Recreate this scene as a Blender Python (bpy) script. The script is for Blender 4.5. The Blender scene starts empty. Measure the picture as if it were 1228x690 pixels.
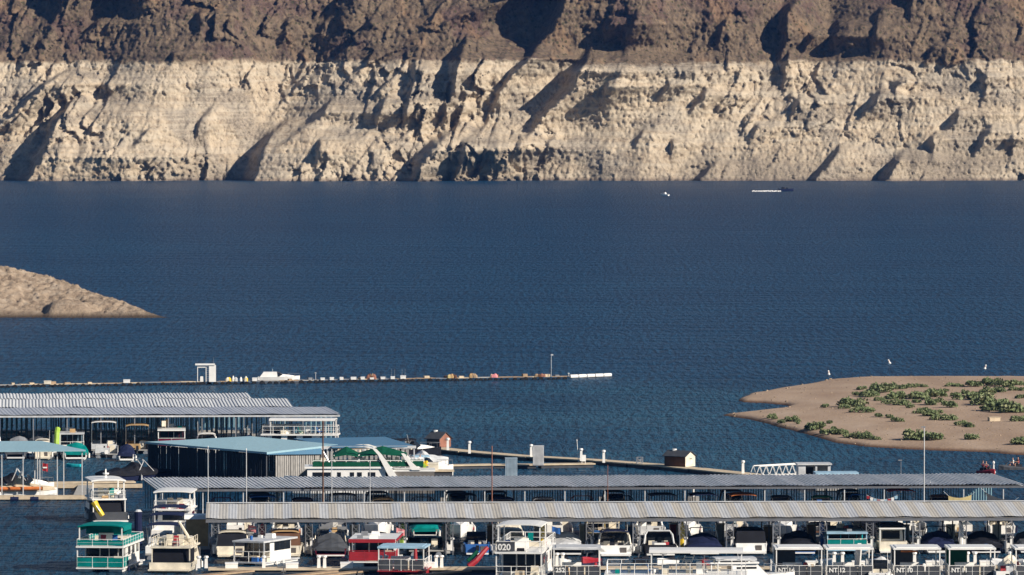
import bpy, math, random
import numpy as np
R = math.radians
random.seed(7)
C = bpy.context.scene.collection
SC = bpy.context.scene
# ------------------------------------------------------------------ camera, sky, sun, exposure
F, CX, CY, VH, H = 8000.0, 614.0, 345.0, 83.0, 46.7
PITCH = math.atan((CY - VH) / F)
cam = bpy.data.cameras.new('camera'); co = bpy.data.objects.new('camera', cam); C.objects.link(co)
co.location = (0, 0, H); co.rotation_euler = (math.pi/2 - PITCH, 0, 0)
cam.sensor_width = 36; cam.lens = F/1228*36; cam.clip_start = 1; cam.clip_end = 20000
SC.camera = co
SUN_AZ, SUN_EL = 57, 28            # degrees to the right of straight behind the camera; elevation
wd = bpy.data.worlds.new('World'); SC.world = wd; wd.use_nodes = True
nt = wd.node_tree; bg = nt.nodes['Background']
sky = nt.nodes.new('ShaderNodeTexSky'); sky.sky_type = 'NISHITA'; sky.sun_disc = False
sd = np.array([math.sin(R(SUN_AZ))*math.cos(R(SUN_EL)), -math.cos(R(SUN_AZ))*math.cos(R(SUN_EL)), math.sin(R(SUN_EL))])
sky.sun_elevation = R(SUN_EL); sky.sun_rotation = math.atan2(sd[0], sd[1])
sky.air_density = 1.0; sky.dust_density = 0.0; sky.ozone_density = 4.0
nt.links.new(sky.outputs[0], bg.inputs[0]); bg.inputs[1].default_value = 0.05
sl = bpy.data.lights.new('sun', 'SUN'); sl.energy = 5.0; sl.angle = R(0.5); sl.color = (1, 0.90, 0.77)
so = bpy.data.objects.new('sun', sl); C.objects.link(so)
from mathutils import Vector
so.rotation_euler = Vector(sd).to_track_quat('Z', 'Y').to_euler()
SC.view_settings.view_transform = 'Standard'; SC.view_settings.look = 'None'
SC.view_settings.exposure = 0.55; SC.view_settings.gamma = 1
# ------------------------------------------------------------------ picture -> place
def W(u, v, z=0.0):
    x = (u-CX)/F; y = -(v-CY)/F; cp, sp = math.cos(PITCH), math.sin(PITCH)
    d = (x, cp + y*sp, -sp + y*cp); t = (z-H)/d[2]
    return (d[0]*t, d[1]*t, z)
def XU(u, D): return (u-CX)/F*D
def ZV(v, D): return H - (v-VH)*D/F
def DV(v, z=0.0): return (H-z)*F/(v-VH)
HAZE = 2.0e-5
# ------------------------------------------------------------------ materials
_m = {}
def nodes(name):
    m = bpy.data.materials.new(name); m.use_nodes = True
    return m, m.node_tree, m.node_tree.nodes['Principled BSDF']
def lin(c): return tuple(c) + (1,)
def mat(key, col, rough=.5, metal=0., var=.12, scale=1.5, bump=0.):
    if key in _m: return _m[key]
    m, t, b = nodes(key)
    b.inputs['Roughness'].default_value = rough; b.inputs['Metallic'].default_value = metal
    if rough >= .55: b.inputs['Specular IOR Level'].default_value = .12
    tc = t.nodes.new('ShaderNodeTexCoord')
    n = t.nodes.new('ShaderNodeTexNoise'); n.inputs['Scale'].default_value = scale; n.inputs['Detail'].default_value = 5
    t.links.new(tc.outputs['Object'], n.inputs['Vector'])
    r = t.nodes.new('ShaderNodeValToRGB')
    r.color_ramp.elements[0].position = .3; r.color_ramp.elements[1].position = .7
    r.color_ramp.elements[0].color = lin([c*(1-var*1.6) for c in col]); r.color_ramp.elements[1].color = lin([min(1, c*(1+var)) for c in col])
    t.links.new(n.outputs[0], r.inputs[0]); t.links.new(r.outputs[0], b.inputs['Base Color'])
    if bump:
        bp = t.nodes.new('ShaderNodeBump'); bp.inputs['Strength'].default_value = bump; bp.inputs['Distance'].default_value = .1
        t.links.new(n.outputs[0], bp.inputs['Height']); t.links.new(bp.outputs[0], b.inputs['Normal'])
    _m[key] = m; return m
PAL = dict(white=((.76,.75,.72),.35), cream=((.68,.62,.50),.4), greywhite=((.5,.51,.52),.45), navy=((.012,.017,.05),.7),
    black=((.012,.013,.018),.7), teal=((.0,.17,.16),.6), tan=((.42,.28,.14),.7), red=((.30,.014,.022),.5), green=((.005,.07,.038),.6),
    grey=((.20,.21,.23),.6), darkgrey=((.06,.065,.075),.6), blue=((.03,.11,.33),.55), lightblue=((.30,.46,.58),.5), brown=((.12,.06,.035),.7),
    maroon=((.13,.012,.03),.6), lime=((.30,.46,.05),.5), yellow=((.75,.5,.02),.5), orange=((.55,.17,.05),.55), rust=((.26,.12,.085),.7),
    glass=((.012,.016,.022),.08), metal=((.45,.46,.48),.3), steel=((.13,.135,.15),.5), wood=((.33,.24,.16),.8), deckgrey=((.36,.35,.33),.8),
    beige=((.52,.43,.31),.8), interior=((.10,.09,.085),.8), carpet=((.22,.16,.12),.9), aqua=((.02,.42,.48),.6), purple=((.07,.05,.2),.6),
    pink=((.65,.25,.26),.7), skin=((.42,.24,.17),.6), hair=((.04,.025,.015),.7), rubber=((.015,.015,.016),.85), paleyellow=((.62,.5,.24),.7), clearblue=((.28,.36,.43),.4))
def P(k):
    c, r = PAL[k]
    return mat(k, c, r, metal=(.6 if k == 'metal' else 0), var=(.05 if k in ('white','glass') else .14))
# ------------------------------------------------------------------ mesh builder
class MB:
    def __init__(s): s.v = []; s.f = []
    def poly(s, pts):
        i = len(s.v); s.v += [tuple(p) for p in pts]; s.f.append(list(range(i, i+len(pts))))
    def hexa(s, b, t):
        i = len(s.v); s.v += [tuple(p) for p in b] + [tuple(p) for p in t]
        s.f += [[i+3,i+2,i+1,i],[i+4,i+5,i+6,i+7]] + [[i+k, i+(k+1)%4, i+4+(k+1)%4, i+4+k] for k in range(4)]
        return s
    def box(s, x0, x1, y0, y1, z0, z1, tx=0, ty=0, fy=0, by=0):
        b = [(x0,y0,z0),(x1,y0,z0),(x1,y1,z0),(x0,y1,z0)]
        t = [(x0+tx,y0+ty+fy,z1),(x1-tx,y0+ty+fy,z1),(x1-tx,y1-ty+by,z1),(x0+tx,y1-ty+by,z1)]
        return s.hexa(b, t)
    def loft(s, rings, cap=True, smooth=False):
        i = len(s.v); n = len(rings[0])
        for r in rings: s.v += [tuple(p) for p in r]
        for a in range(len(rings)-1):
            for k in range(n):
                s.f.append([i+a*n+k, i+a*n+(k+1)%n, i+(a+1)*n+(k+1)%n, i+(a+1)*n+k])
        if cap:
            s.f.append([i+k for k in reversed(range(n))]); s.f.append([i+(len(rings)-1)*n+k for k in range(n)])
        return s
    def tube(s, pts, r, n=6, r1=None):
        pts = [Vector(p) for p in pts]; rings = []
        for k, p in enumerate(pts):
            d = (pts[min(k+1, len(pts)-1)] - pts[max(k-1, 0)]).normalized()
            a = d.cross(Vector((0,0,1)))
            if a.length < .05: a = d.cross(Vector((1,0,0)))
            a.normalize(); b = d.cross(a); rr = r if r1 is None else r + (r1-r)*k/(len(pts)-1)
            rings.append([p + (a*math.cos(2*math.pi*j/n) + b*math.sin(2*math.pi*j/n))*rr for j in range(n)])
        return s.loft(rings)
    def bar(s, p, q, r): return s.tube([p, q], r, 4)
    def prism(s, prof, x0, x1):       # profile in (y,z), extruded along x
        return s.loft([[(x0, y, z) for y, z in prof], [(x1, y, z) for y, z in prof]])
    def prismy(s, prof, y0, y1):      # profile in (x,z), extruded along y
        return s.loft([[(x, y0, z) for x, z in prof], [(x, y1, z) for x, z in prof]])
    def build(s, name, m, parent=None, smooth=False):
        me = bpy.data.meshes.new(name); me.from_pydata(s.v, [], s.f)
        import bmesh
        bm = bmesh.new(); bm.from_mesh(me); bmesh.ops.recalc_face_normals(bm, faces=bm.faces); bm.to_mesh(me); bm.free()
        if smooth:
            for p in me.polygons: p.use_smooth = True
        me.materials.append(m if not isinstance(m, str) else P(m))
        o = bpy.data.objects.new(name, me); C.objects.link(o)
        if parent: o.parent = parent
        return o
def B(*a, **k): return MB().box(*a, **k)
def tag(o, label, cat, group=None):
    o['label'] = label; o['category'] = cat
    if group: o['group'] = group
    return o
def thing(name, label, cat, loc=(0,0,0), rz=0, group=None):
    o = bpy.data.objects.new(name, None); C.objects.link(o); o.empty_display_size = .3
    o.location = loc; o.rotation_euler = (0, 0, R(rz)); return tag(o, label, cat, group)
def dup(root, loc, rz=None, label=None, scale=None):
    def cp(o, par):
        c = o.copy(); C.objects.link(c); c.parent = par
        for ch in list(o.children): cp(ch, c)
        return c
    c = cp(root, None); c.location = loc
    if rz is not None: c.rotation_euler = (0, 0, R(rz))
    if scale: c.scale = scale
    if label: c['label'] = label
    return c
def text(name, s, size, m, parent, loc, rot=(math.pi/2, 0, 0)):
    cu = bpy.data.curves.new(name, 'FONT'); cu.body = s; cu.size = size; cu.extrude = .012; cu.offset = size*.03
    o = bpy.data.objects.new(name, cu); C.objects.link(o); bpy.context.view_layer.update()
    me = bpy.data.meshes.new_from_object(o.evaluated_get(bpy.context.evaluated_depsgraph_get()))
    bpy.data.objects.remove(o); bpy.data.curves.remove(cu)
    o = bpy.data.objects.new(name, me); C.objects.link(o); me.materials.clear(); me.materials.append(P(m))
    o.parent = parent; o.location = loc; o.rotation_euler = rot; return o
# ------------------------------------------------------------------ numpy noise
def _h(ix, iy, seed):
    n = (ix.astype(np.int64)*374761393 + iy.astype(np.int64)*668265263 + seed*1442695041) & 0xffffffff
    n = ((n ^ (n >> 13))*1274126177) & 0xffffffff
    return ((n ^ (n >> 16)) & 0xffff)/65535.0
def vn(x, y, seed=0):
    ix = np.floor(x); iy = np.floor(y); fx = x-ix; fy = y-iy
    fx = fx*fx*(3-2*fx); fy = fy*fy*(3-2*fy)
    a = _h(ix,iy,seed); b = _h(ix+1,iy,seed); c = _h(ix,iy+1,seed); d = _h(ix+1,iy+1,seed)
    return (a+(b-a)*fx)*(1-fy) + (c+(d-c)*fx)*fy
def fbm(x, y, oct=4, seed=0):
    s = 0; a = .5; 
    for k in range(oct): s = s + a*vn(x, y, seed+k); x = x*2.03+7.1; y = y*2.03+3.7; a *= .5
    return s/(1-.5**oct)
def ridge(x, y, oct=4, seed=0):
    s = 0; a = .5
    for k in range(oct): s = s + a*(1-np.abs(2*vn(x, y, seed+k)-1)); x = x*2.1+5.2; y = y*2.1+1.3; a *= .5
    return s/(1-.5**oct)
def facets(x, y, seed=0, tilt=1.):        # broken rock: each cell a flat block with its own height and tilt
    ix = np.floor(x); iy = np.floor(y); best = np.full(x.shape, 9.); out = np.zeros(x.shape)
    for a in (-1, 0, 1):
        for b in (-1, 0, 1):
            jx, jy = ix+a, iy+b
            px = jx + _h(jx, jy, seed); py = jy + _h(jx, jy, seed+1)
            d = (x-px)**2 + (y-py)**2; k = d < best; best = np.where(k, d, best)
            h = _h(jx, jy, seed+2) + tilt*((_h(jx, jy, seed+3)-.62)*2*(x-px) + (_h(jx, jy, seed+4)-.5)*2*(y-py))
            out = np.where(k, h, out)
    return out - .5
def grid(name, X, Y, Z, m, smooth=False):
    ny, nx = X.shape; me = bpy.data.meshes.new(name)
    V = np.stack([X, Y, Z], -1).reshape(-1, 3).astype(np.float32)
    i = np.arange(ny*nx).reshape(ny, nx)
    Q = np.stack([i[:-1,:-1], i[:-1,1:], i[1:,1:], i[1:,:-1]], -1).reshape(-1).astype(np.int32)
    n = len(Q)//4
    me.vertices.add(len(V)); me.vertices.foreach_set('co', V.ravel())
    me.loops.add(len(Q)); me.loops.foreach_set('vertex_index', Q)
    me.polygons.add(n); me.polygons.foreach_set('loop_start', np.arange(0, 4*n, 4, dtype=np.int32)); me.polygons.foreach_set('loop_total', np.full(n, 4, dtype=np.int32))
    if smooth: me.polygons.foreach_set('use_smooth', np.ones(n, dtype=bool))
    me.update(); me.validate(); me.materials.append(m)
    o = bpy.data.objects.new(name, me); C.objects.link(o); o['kind'] = 'structure'; return o
# ------------------------------------------------------------------ node shorthand for the ground materials
class NT:
    def __init__(s, name): s.m, s.t, s.b = nodes(name); s.tc = s.t.nodes.new('ShaderNodeTexCoord').outputs['Object']
    def n(s, typ, **kw):
        nd = s.t.nodes.new('ShaderNode'+typ)
        for k, v in kw.items():
            if k in nd.inputs.keys(): nd.inputs[k].default_value = v
            else: setattr(nd, k, v)
        return nd
    def l(s, a, b): s.t.links.new(a, b)
    def noise(s, scale, detail=5, vec=None, sc=(1,1,1), rough=.5):
        mp = s.n('Mapping'); mp.inputs['Scale'].default_value = sc; s.l(vec or s.tc, mp.inputs['Vector'])
        nd = s.n('TexNoise', Scale=scale, Detail=detail, Roughness=rough); s.l(mp.outputs[0], nd.inputs['Vector']); return nd.outputs[0]
    def ramp(s, src, stops):
        r = s.n('ValToRGB'); e = r.color_ramp.elements
        while len(e) < len(stops): e.new(.5)
        for k, (p, c) in enumerate(stops): e[k].position = p; e[k].color = lin(c) if hasattr(c, '__len__') else (c, c, c, 1)
        s.l(src, r.inputs[0]); return r.outputs[0]
    def mix(s, f, a, b, mode='MIX'):
        x = s.n('Mix', data_type='RGBA', blend_type=mode)
        for sock, val in ((x.inputs[0], f), (x.inputs[6], a), (x.inputs[7], b)):
            if hasattr(val, 'is_linked'): s.l(val, sock)
            else: sock.default_value = lin(val) if hasattr(val, '__len__') else val
        return x.outputs[2]
    def math(s, op, a, b=0.):
        x = s.n('Math', operation=op)
        for sock, val in ((x.inputs[0], a), (x.inputs[1], b)):
            if hasattr(val, 'is_linked'): s.l(val, sock)
            else: sock.default_value = val
        return x.outputs[0]
    def sep(s, k):
        x = s.n('SeparateXYZ'); s.l(s.tc, x.inputs[0]); return x.outputs[k]
    def bump(s, h, strength, dist):
        b = s.n('Bump', Strength=strength, Distance=dist); s.l(h, b.inputs['Height']); s.l(b.outputs[0], s.b.inputs['Normal'])
# ================================================================== SETTING
# water
n = NT('water')
n.b.inputs['Roughness'].default_value = .3; n.b.inputs['IOR'].default_value = 1.33; n.b.inputs['Specular IOR Level'].default_value = .025; n.b.inputs['Specular Tint'].default_value = (.35, .65, 1, 1)
yy = n.sep(1)
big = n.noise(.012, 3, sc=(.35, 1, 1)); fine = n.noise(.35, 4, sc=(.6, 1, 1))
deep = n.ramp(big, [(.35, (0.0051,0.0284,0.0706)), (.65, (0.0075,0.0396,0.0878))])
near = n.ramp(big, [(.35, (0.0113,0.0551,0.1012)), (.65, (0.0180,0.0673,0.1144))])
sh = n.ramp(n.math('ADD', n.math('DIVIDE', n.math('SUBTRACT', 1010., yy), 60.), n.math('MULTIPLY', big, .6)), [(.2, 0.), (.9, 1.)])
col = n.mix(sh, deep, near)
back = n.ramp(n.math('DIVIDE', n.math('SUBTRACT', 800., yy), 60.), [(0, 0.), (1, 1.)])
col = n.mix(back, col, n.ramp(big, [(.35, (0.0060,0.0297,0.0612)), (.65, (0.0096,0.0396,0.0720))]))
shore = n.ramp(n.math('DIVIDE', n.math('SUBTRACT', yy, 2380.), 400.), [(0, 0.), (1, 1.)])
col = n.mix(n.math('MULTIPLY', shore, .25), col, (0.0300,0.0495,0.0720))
rip = n.noise(.95, 4, sc=(1, .13, 1), rough=.6); rip2 = n.noise(.05, 4, sc=(.5, .35, 1))
amp = n.math('SUBTRACT', .75, n.math('MULTIPLY', sh, .42))
col = n.mix(n.math('MULTIPLY', n.ramp(rip, [(.40, 0.), (.72, 1.)]), amp), n.mix(n.math('MULTIPLY', n.ramp(rip2, [(.40, 1.), (.58, 0.)]), .5), col, (0.0017,0.0181,0.0530)), (0.0088,0.0703,0.1463))  # light and dark of the wave facets mixed into the base colour
n.l(col, n.b.inputs['Base Color'])
w1 = n.noise(.55, 3, sc=(.55, 1, 1)); w2 = n.noise(.09, 3, sc=(.4, 1, 1))
n.bump(n.math('ADD', n.math('ADD', w1, n.math('MULTIPLY', rip, 1.6)), n.math('MULTIPLY', w2, 2.0)), .95, 1.3)
xs = np.array([-1600., 1600.]); ys = np.array([-300., 3300.])
X, Y = np.meshgrid(xs, ys); grid('water', X, Y, X*0, n.m)

# far shore: a rock wall with the pale bathtub ring, built as a relief y(x, z)
xs = np.concatenate([np.arange(-1000, -232, 5.), np.arange(-232, 232, .5), np.arange(232, 1000, 5.)])
zs = np.concatenate([np.arange(-4, 86, .5), np.arange(86, 200, 4.)])
X, Z = np.meshgrid(xs, zs)
def mp(u, v): 
    z = H - (v-VH)*.355; return ((u-CX)*.3525, z)
wob = (fbm(X/14, Z/14, 4, 11)-.5)
gx = X - Z*.38 + 22*(fbm(X/55, Z/55, 3, 3)-.5)          # gullies lean up to the right
gz = Z + X*.25
right = 1/(1+np.exp(-(X-25)/18))                         # gentler talus on the right
soft = .15 + .95*np.clip((fbm(X/38, Z/24, 3, 91)-.40)*5, 0, 1)      # smooth scree between the broken outcrops
soft = soft*(1-.25*right)*np.where(Z > 50, .62, 1)
wx = X + 3*wob; 
Rl = np.interp(Z, [40, 75], [17, 26])*(fbm(gx/55+3, gz/150, 3, 21)-.5)*2
Rl += (4.5-2*right)*(ridge(gx/26, gz/70, 3, 5)-.5)*2
Rl += 4.4*soft*facets(gx/11+.5*wob, gz/19+wob, 50, 1.1)
Rl += 2.4*soft*facets(gx/5.2+1.2*wob, gz/8.0+wob, 60, 1.2)
Rl += .95*(.25+.75*soft)*facets(X/2.5+.3*Z/2.5+2*wob, Z/3.2, 70, 1.2)
Rl += .65*facets(X/1.25+wob, Z/1.35, 80, 1.2)
Rl += .35*(fbm(X/.9, Z/.9, 2, 17)-.5)*2
ledge = fbm(X/60, Z/60, 2, 31)*6
Rl += .5*np.abs(((Z+ledge)/3.4) % 1 - .5)
S = [ # crest of each rock spur: (u, v, width of the shadow it throws)
 [(80,80,16),(52,104,40),(24,128,40),(0,150,30),(-30,165,20)], [(96,112,14),(84,130,26),(74,144,34),(64,170,32),(52,195,46),(40,217,28)], [(398,118,14),(388,130,28),(380,141,32),(354,162,26),(334,182,8)],
 [(350,140,14),(336,160,30),(324,178,38),(314,200,36),(305,217,36)], [(388,163,9),(381,202,11)], [(620,-10,60),(607,0,58),(570,12,48),(515,38,8)],
 [(690,-12,46),(684,2,46),(664,40,46),(642,65,34),(614,92,12),(582,150,9),(573,167,15)], [(712,52,20),(704,70,44),(684,110,56),(656,140,62),(628,172,48),(604,186,20)],
 [(562,40,20),(552,63,46),(545,100,44),(534,140,26),(526,162,6)], [(560,140,12),(546,156,30),(530,170,36),(512,192,42),(494,217,22)], [(574,156,14),(566,170,26),(556,195,19),(546,213,8)],
 [(497,70,18),(495,110,20),(485,167,9)], [(468,112,14),(461,128,24),(453,157,15)], [(70,-8,26),(60,25,19),(46,37,6)], [(152,-10,40),(152,15,36)],
 [(113,18,15),(91,46,19),(72,57,8)], [(241,8,11),(236,42,12)], [(966,-10,22),(947,40,24),(932,80,24),(912,92,8)], [(987,33,20),(972,65,25),(956,74,10)],
 [(1014,22,12),(1004,72,13)], [(950,60,16),(944,80,36),(941,112,30)], [(1060,104,12),(1050,120,28),(1032,140,23),(1013,154,8)], [(1132,50,13),(1113,80,13)],
 [(1150,128,16),(1140,146,34),(1127,164,20)], [(1124,156,14),(1117,168,24),(1116,197,17)], [(772,153,12),(758,180,9)], [(447,22,11),(431,44,11)], [(497,53,18),(491,67,16)],
 [(1060,5,8),(1045,70,10)], [(815,165,8),(806,190,8)], [(1186,85,9),(1170,108,8)], [(1215,160,18),(1200,180,10)], [(212,60,7),(205,80,8)], [(180,150,6),(165,180,6)], [(255,125,8),(238,170,8)], [(860,190,8),(838,214,10)],
 [(968,112,12),(958,128,20),(940,152,16)], [(1082,176,12),(1072,190,20),(1056,217,18)], [(912,145,10),(898,172,12)], [(848,104,12),(832,140,12)], [(1192,146,14),(1180,164,22),(1162,192,14)], [(1005,170,10),(992,192,14),(975,217,10)], [(735,95,12),(718,130,14)], [(805,95,10),(792,122,12)], [(1085,90,12),(1066,122,14)],
 [(1100,-5,16),(1092,30,14)], [(880,20,7),(862,60,7)], [(345,20,8),(330,60,9)], [(735,20,16),(722,60,14)], [(765,12,12),(748,70,10)]]
for pl in S:
    q = sorted([mp(u, v) + (w*.3525,) for u, v, w in pl], key=lambda t: t[1])
    zz = np.array([t[1] for t in q]); xr = np.interp(Z, zz, [t[0] for t in q]); A = np.interp(Z, zz, [t[2] for t in q])/.66
    zf = np.arange(-6, 130, .5); Af = np.interp(zf, zz, [t[2] for t in q])/.48; Af[(zf < zz[0]) | (zf > zz[-1])] = 0
    if zz[0] < 1: Af[zf < zz[0]] = q[0][2]/.48
    if zz[-1] > 76: Af[zf > zz[-1]] = q[-1][2]/.48
    dz = zf[:, None]-zf[None, :]; Af = np.min(Af[None, :] + np.where(dz > 0, dz*.88, -dz*2.6), axis=1); A = np.interp(Z, zf, Af)
    s = X - xr + 6*wob + 2.0*(fbm(X/4.5, Z/4.5, 3, 41)-.5)
    Ld = 1.5*A + 2.5
    Rl += A*np.where(s >= 0, np.exp(-(s/Ld)**1.5), np.exp(-(s/(.8+.10*A))**2))
Yy = 2800 + np.where(Z < 50, Z*.95, 47.5 + (Z-50)*1.05) - Rl
n = NT('desert_rock')
z = n.sep(2); nb = n.noise(.05, 5); nm = n.noise(.28, 8, rough=.62); nf = n.noise(1.1, 8, rough=.7)
nfx = n.noise(.9, 6, sc=(1,1,.55), rough=.75); mp_ = n.n('Mapping'); mp_.inputs['Rotation'].default_value = (0, R(28), 0); n.l(n.tc, mp_.inputs[0])
streak = n.noise(.22, 7, vec=mp_.outputs[0], sc=(2.6, 1, .55), rough=.7)
cream = n.ramp(nm, [(.30, (0.2808,0.2150,0.1518)), (.44, (0.4004,0.3250,0.2346)), (.58, (0.4784,0.3950,0.2898)), (.72, (0.5200,0.4400,0.3312))])
grey = n.ramp(nf, [(.35, (0.1300,0.1150,0.0920)), (.5, (0.2600,0.2200,0.1748)), (.65, (0.3744,0.3200,0.2484))])
lime = n.mix(n.ramp(nb, [(.50, 0.), (.60, .85)]), cream, grey)
lime = n.mix(n.ramp(streak, [(.36, .75), (.46, 0.)]), lime, (0.1768,0.1450,0.1104))
lime = n.mix(n.ramp(nfx, [(.33, .75), (.42, 0.)]), lime, (0.1248,0.1000,0.0736))
band = n.noise(1, 3, sc=(0.0208,0.0200,0.5060)); lime = n.mix(n.math('MULTIPLY', n.ramp(band, [(.46, 0.), (.58, 1.)]), .4), lime, (0.4888,0.4300,0.3404))
lows = n.ramp(n.math('DIVIDE', n.math('SUBTRACT', z, n.ramp(n.math('DIVIDE', n.sep(0), 220.), [(.1, 0.), (.8, 8.)])), 16.), [(0, 1.), (.75, .0)])
lime = n.mix(n.math('MULTIPLY', lows, n.ramp(n.noise(.02, 3), [(.42, 0.), (.56, .85)])), lime, n.ramp(nf, [(.35, (0.1352,0.1150,0.0874)), (.65, (0.3016,0.2500,0.1932))]))
vz = n.n('TexVoronoi', Scale=.36); n.l(n.tc, vz.inputs['Vector'])
lime = n.mix(n.ramp(vz.outputs[0], [(.10, .5), (.2, 0.)]), lime, (0.1040,0.0900,0.0552))
dark = n.ramp(nm, [(.30, (0.0585,0.0406,0.0305)), (.45, (0.1144,0.0864,0.0610)), (.6, (0.1755,0.1295,0.0889)), (.75, (0.2470,0.1715,0.1118))])
dark = n.mix(n.ramp(nb, [(.52, 0.), (.62, .75)]), dark, n.ramp(nf, [(.35, (0.0910,0.0698,0.0457)), (.62, (0.2145,0.1588,0.1080))]))
dark = n.mix(n.ramp(nb, [(.36, .75), (.45, 0.)]), dark, n.ramp(nf, [(.35, (0.0520,0.0343,0.0318)), (.62, (0.1430,0.0914,0.0762))]))
dark = n.mix(n.ramp(n.noise(.045, 4, vec=mp_.outputs[0], sc=(2,1,.7)), [(.58, 0.), (.66, .45)]), dark, (0.2600,0.1651,0.0953))
dark = n.mix(n.ramp(streak, [(.36, .7), (.45, 0.)]), dark, (0.0455,0.0330,0.0279))
dark = n.mix(n.ramp(vz.outputs[0], [(.16, .8), (.30, 0.)]), dark, (0.0455,0.0457,0.0229))
edge = n.math('ADD', n.math('SUBTRACT', z, 49.6), n.math('ADD', n.math('MULTIPLY', n.math('SUBTRACT', nm, .5), 5.5), n.math('MULTIPLY', n.math('SUBTRACT', nb, .5), 9.)))
colr = n.mix(n.ramp(n.math('ADD', n.math('DIVIDE', edge, 2.5), .5), [(.2, 0.), (.8, 1.)]), lime, dark)
wet = n.ramp(n.math('DIVIDE', z, 1.4), [(.3, 1.), (1, 0.)])
colr = n.mix(n.math('MULTIPLY', wet, .6), colr, (0.109,0.083,0.070))
n.l(colr, n.b.inputs['Base Color']); n.b.inputs['Roughness'].default_value = .95; n.b.inputs['Specular IOR Level'].default_value = .1
n.bump(n.math('ADD', nf, n.math('MULTIPLY', n.noise(3.0, 4, rough=.7), .4)), .75, .8)
grid('hills', X, Yy, Z, n.m)

# rocky headland on the left
xs = np.concatenate([np.arange(-560, -200, 3.), np.arange(-200, -60, .4)]); ys = np.arange(1230, 1325, .5)
X, Y = np.meshgrid(xs, ys)
tip = -65.5
crest = np.clip((tip - X)*.34, -1, 60) + .0*X
crest = np.interp(tip-X, [-6, 0, 4, 10, 20, 30, 60, 170, 360, 470, 495], [-1.5, .0, 1.0, 2.5, 5.2, 8.2, 14, 26, 24, 8, -1])
front = 1252.5 + 3*(fbm(X/11, X*0, 3, 2)-.5) + 1.2*(fbm(X/2.5, X*0, 2, 12)-.5)
wd = np.clip((tip-X)*1.35+1.5, 1.2, 32)
d = np.where(Y < front+wd, (Y-front)/wd, 1-(Y-front-wd)/wd)
pf = np.sign(d)*np.abs(np.clip(d, -1, 1))**.8
Zh = np.where(d > 0, crest*pf, d*3) + (1.5*(ridge(X/14+.3*Y/9, Y/18, 3, 4)-.55) + .5*(fbm(X/2.2, Y/2.6, 3, 8)-.5) + .22*facets(X/3.5+2*fbm(X/3,Y/3,2,66), Y/6, 33, 1.0) + .30*facets(X/1.1, Y/1.7, 34, 1.2) + .30*facets(X/.6, Y/.9, 35, 1.2))*np.clip(d*3, 0, 1)*np.clip((tip-X)/9, .12, 1)
bx = XU(84, 1262); Zh += 1.9*np.exp(-(((X-bx)/4.2)**4 + ((Y-1257)/4.0)**4))*np.clip((X-bx+4.5)/1.2, 0, 1)
n = NT('headland_rock'); z = n.sep(2); nm = n.noise(.35, 7, rough=.65); nf = n.noise(1.6, 6, rough=.7)
c = n.ramp(nm, [(.3, (0.1840,0.1360,0.1000)), (.5, (0.3200,0.2480,0.1800)), (.68, (0.4160,0.3400,0.2640))])
c = n.mix(n.ramp(nf, [(.33, .75), (.42, 0.)]), c, (0.0960,0.0720,0.0520))
c = n.mix(n.ramp(n.math('DIVIDE', z, 1.1), [(.2, 1.), (1, 0.)]), c, (0.0800,0.0600,0.0440))
n.l(c, n.b.inputs['Base Color']); n.b.inputs['Roughness'].default_value = .95; n.b.inputs['Specular IOR Level'].default_value = .05; n.bump(nf, .8, .5)
grid('headland', X, Y, Zh, n.m)

# sand spit on the right
shore_px = [(868,498),(895,501.5),(920,508),(945,514.5),(975,523.5),(1000,530),(1040,535.5),(1085,539),(1130,541),(1180,543),(1228,546),(1330,552),(1560,566),(2300,600),(3100,590),
            (3000,440),(2300,436),(1560,446),(1330,450),(1228,453),(1130,452.5),(1050,453.5),(1000,456),(965,462.5),(930,467.5),(900,473.5),(887,480.5),(892,483),(915,483.5),(940,485.5),(949,487.5),(938,490.5),(918,492.5),(893,495)]
poly = np.array([W(u, v)[:2] for u, v in shore_px])
xs = np.concatenate([np.arange(26, 96, .45), np.arange(96, 330, 3.)]); ys = np.concatenate([np.arange(690, 790, 4.), np.arange(790, 1020, .9), np.arange(1020, 1110, 4.)])
X, Y = np.meshgrid(xs, ys)
dist = np.full(X.shape, 1e9); ins = np.zeros(X.shape, bool)
Xn = X + 1.0*(fbm(X/5, Y/16, 3, 77)-.5); Yn = Y + 5*(fbm(X/6+9, Y/20, 3, 78)-.5)
for k in range(len(poly)):
    a, b = poly[k], poly[(k+1) % len(poly)]; e = b-a; sy = .3     # depth counts less: the banks are seen very foreshortened
    t = np.clip(((Xn-a[0])*e[0]+(Yn-a[1])*e[1]*sy*sy)/(e[0]**2+(e[1]*sy)**2), 0, 1)
    dist = np.minimum(dist, np.hypot(Xn-a[0]-t*e[0], (Yn-a[1]-t*e[1])*sy))
    cr = ((a[1] > Yn) != (b[1] > Yn)) & (Xn < (b[0]-a[0])*(Yn-a[1])/(b[1]-a[1]+1e-9)+a[0]); ins ^= cr
sdn = np.where(ins, dist, -dist)
Zs = np.interp(sdn, [-3, 0, .35, 1.2, 4, 10, 30], [-1.2, -.02, .28, .42, .55, .8, 1.0]) + np.where(sdn > .3, .16*(fbm(X/4, Y/9, 4, 5)-.5) + .35*(fbm(X/14, Y/40, 2, 6)-.5)*np.clip(sdn/4, 0, 1), 0)
n = NT('sand'); z = n.sep(2); nm = n.noise(.12, 6, sc=(1,.4,1)); nf = n.noise(2.2, 5, sc=(1,.5,1))
c = n.ramp(nm, [(.3, (0.2960,0.2120,0.1520)), (.55, (0.3600,0.2680,0.1960)), (.72, (0.4000,0.3080,0.2320))])
c = n.mix(n.ramp(nf, [(.3, .45), (.42, 0.)]), c, (0.2160,0.1440,0.0960))
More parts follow.
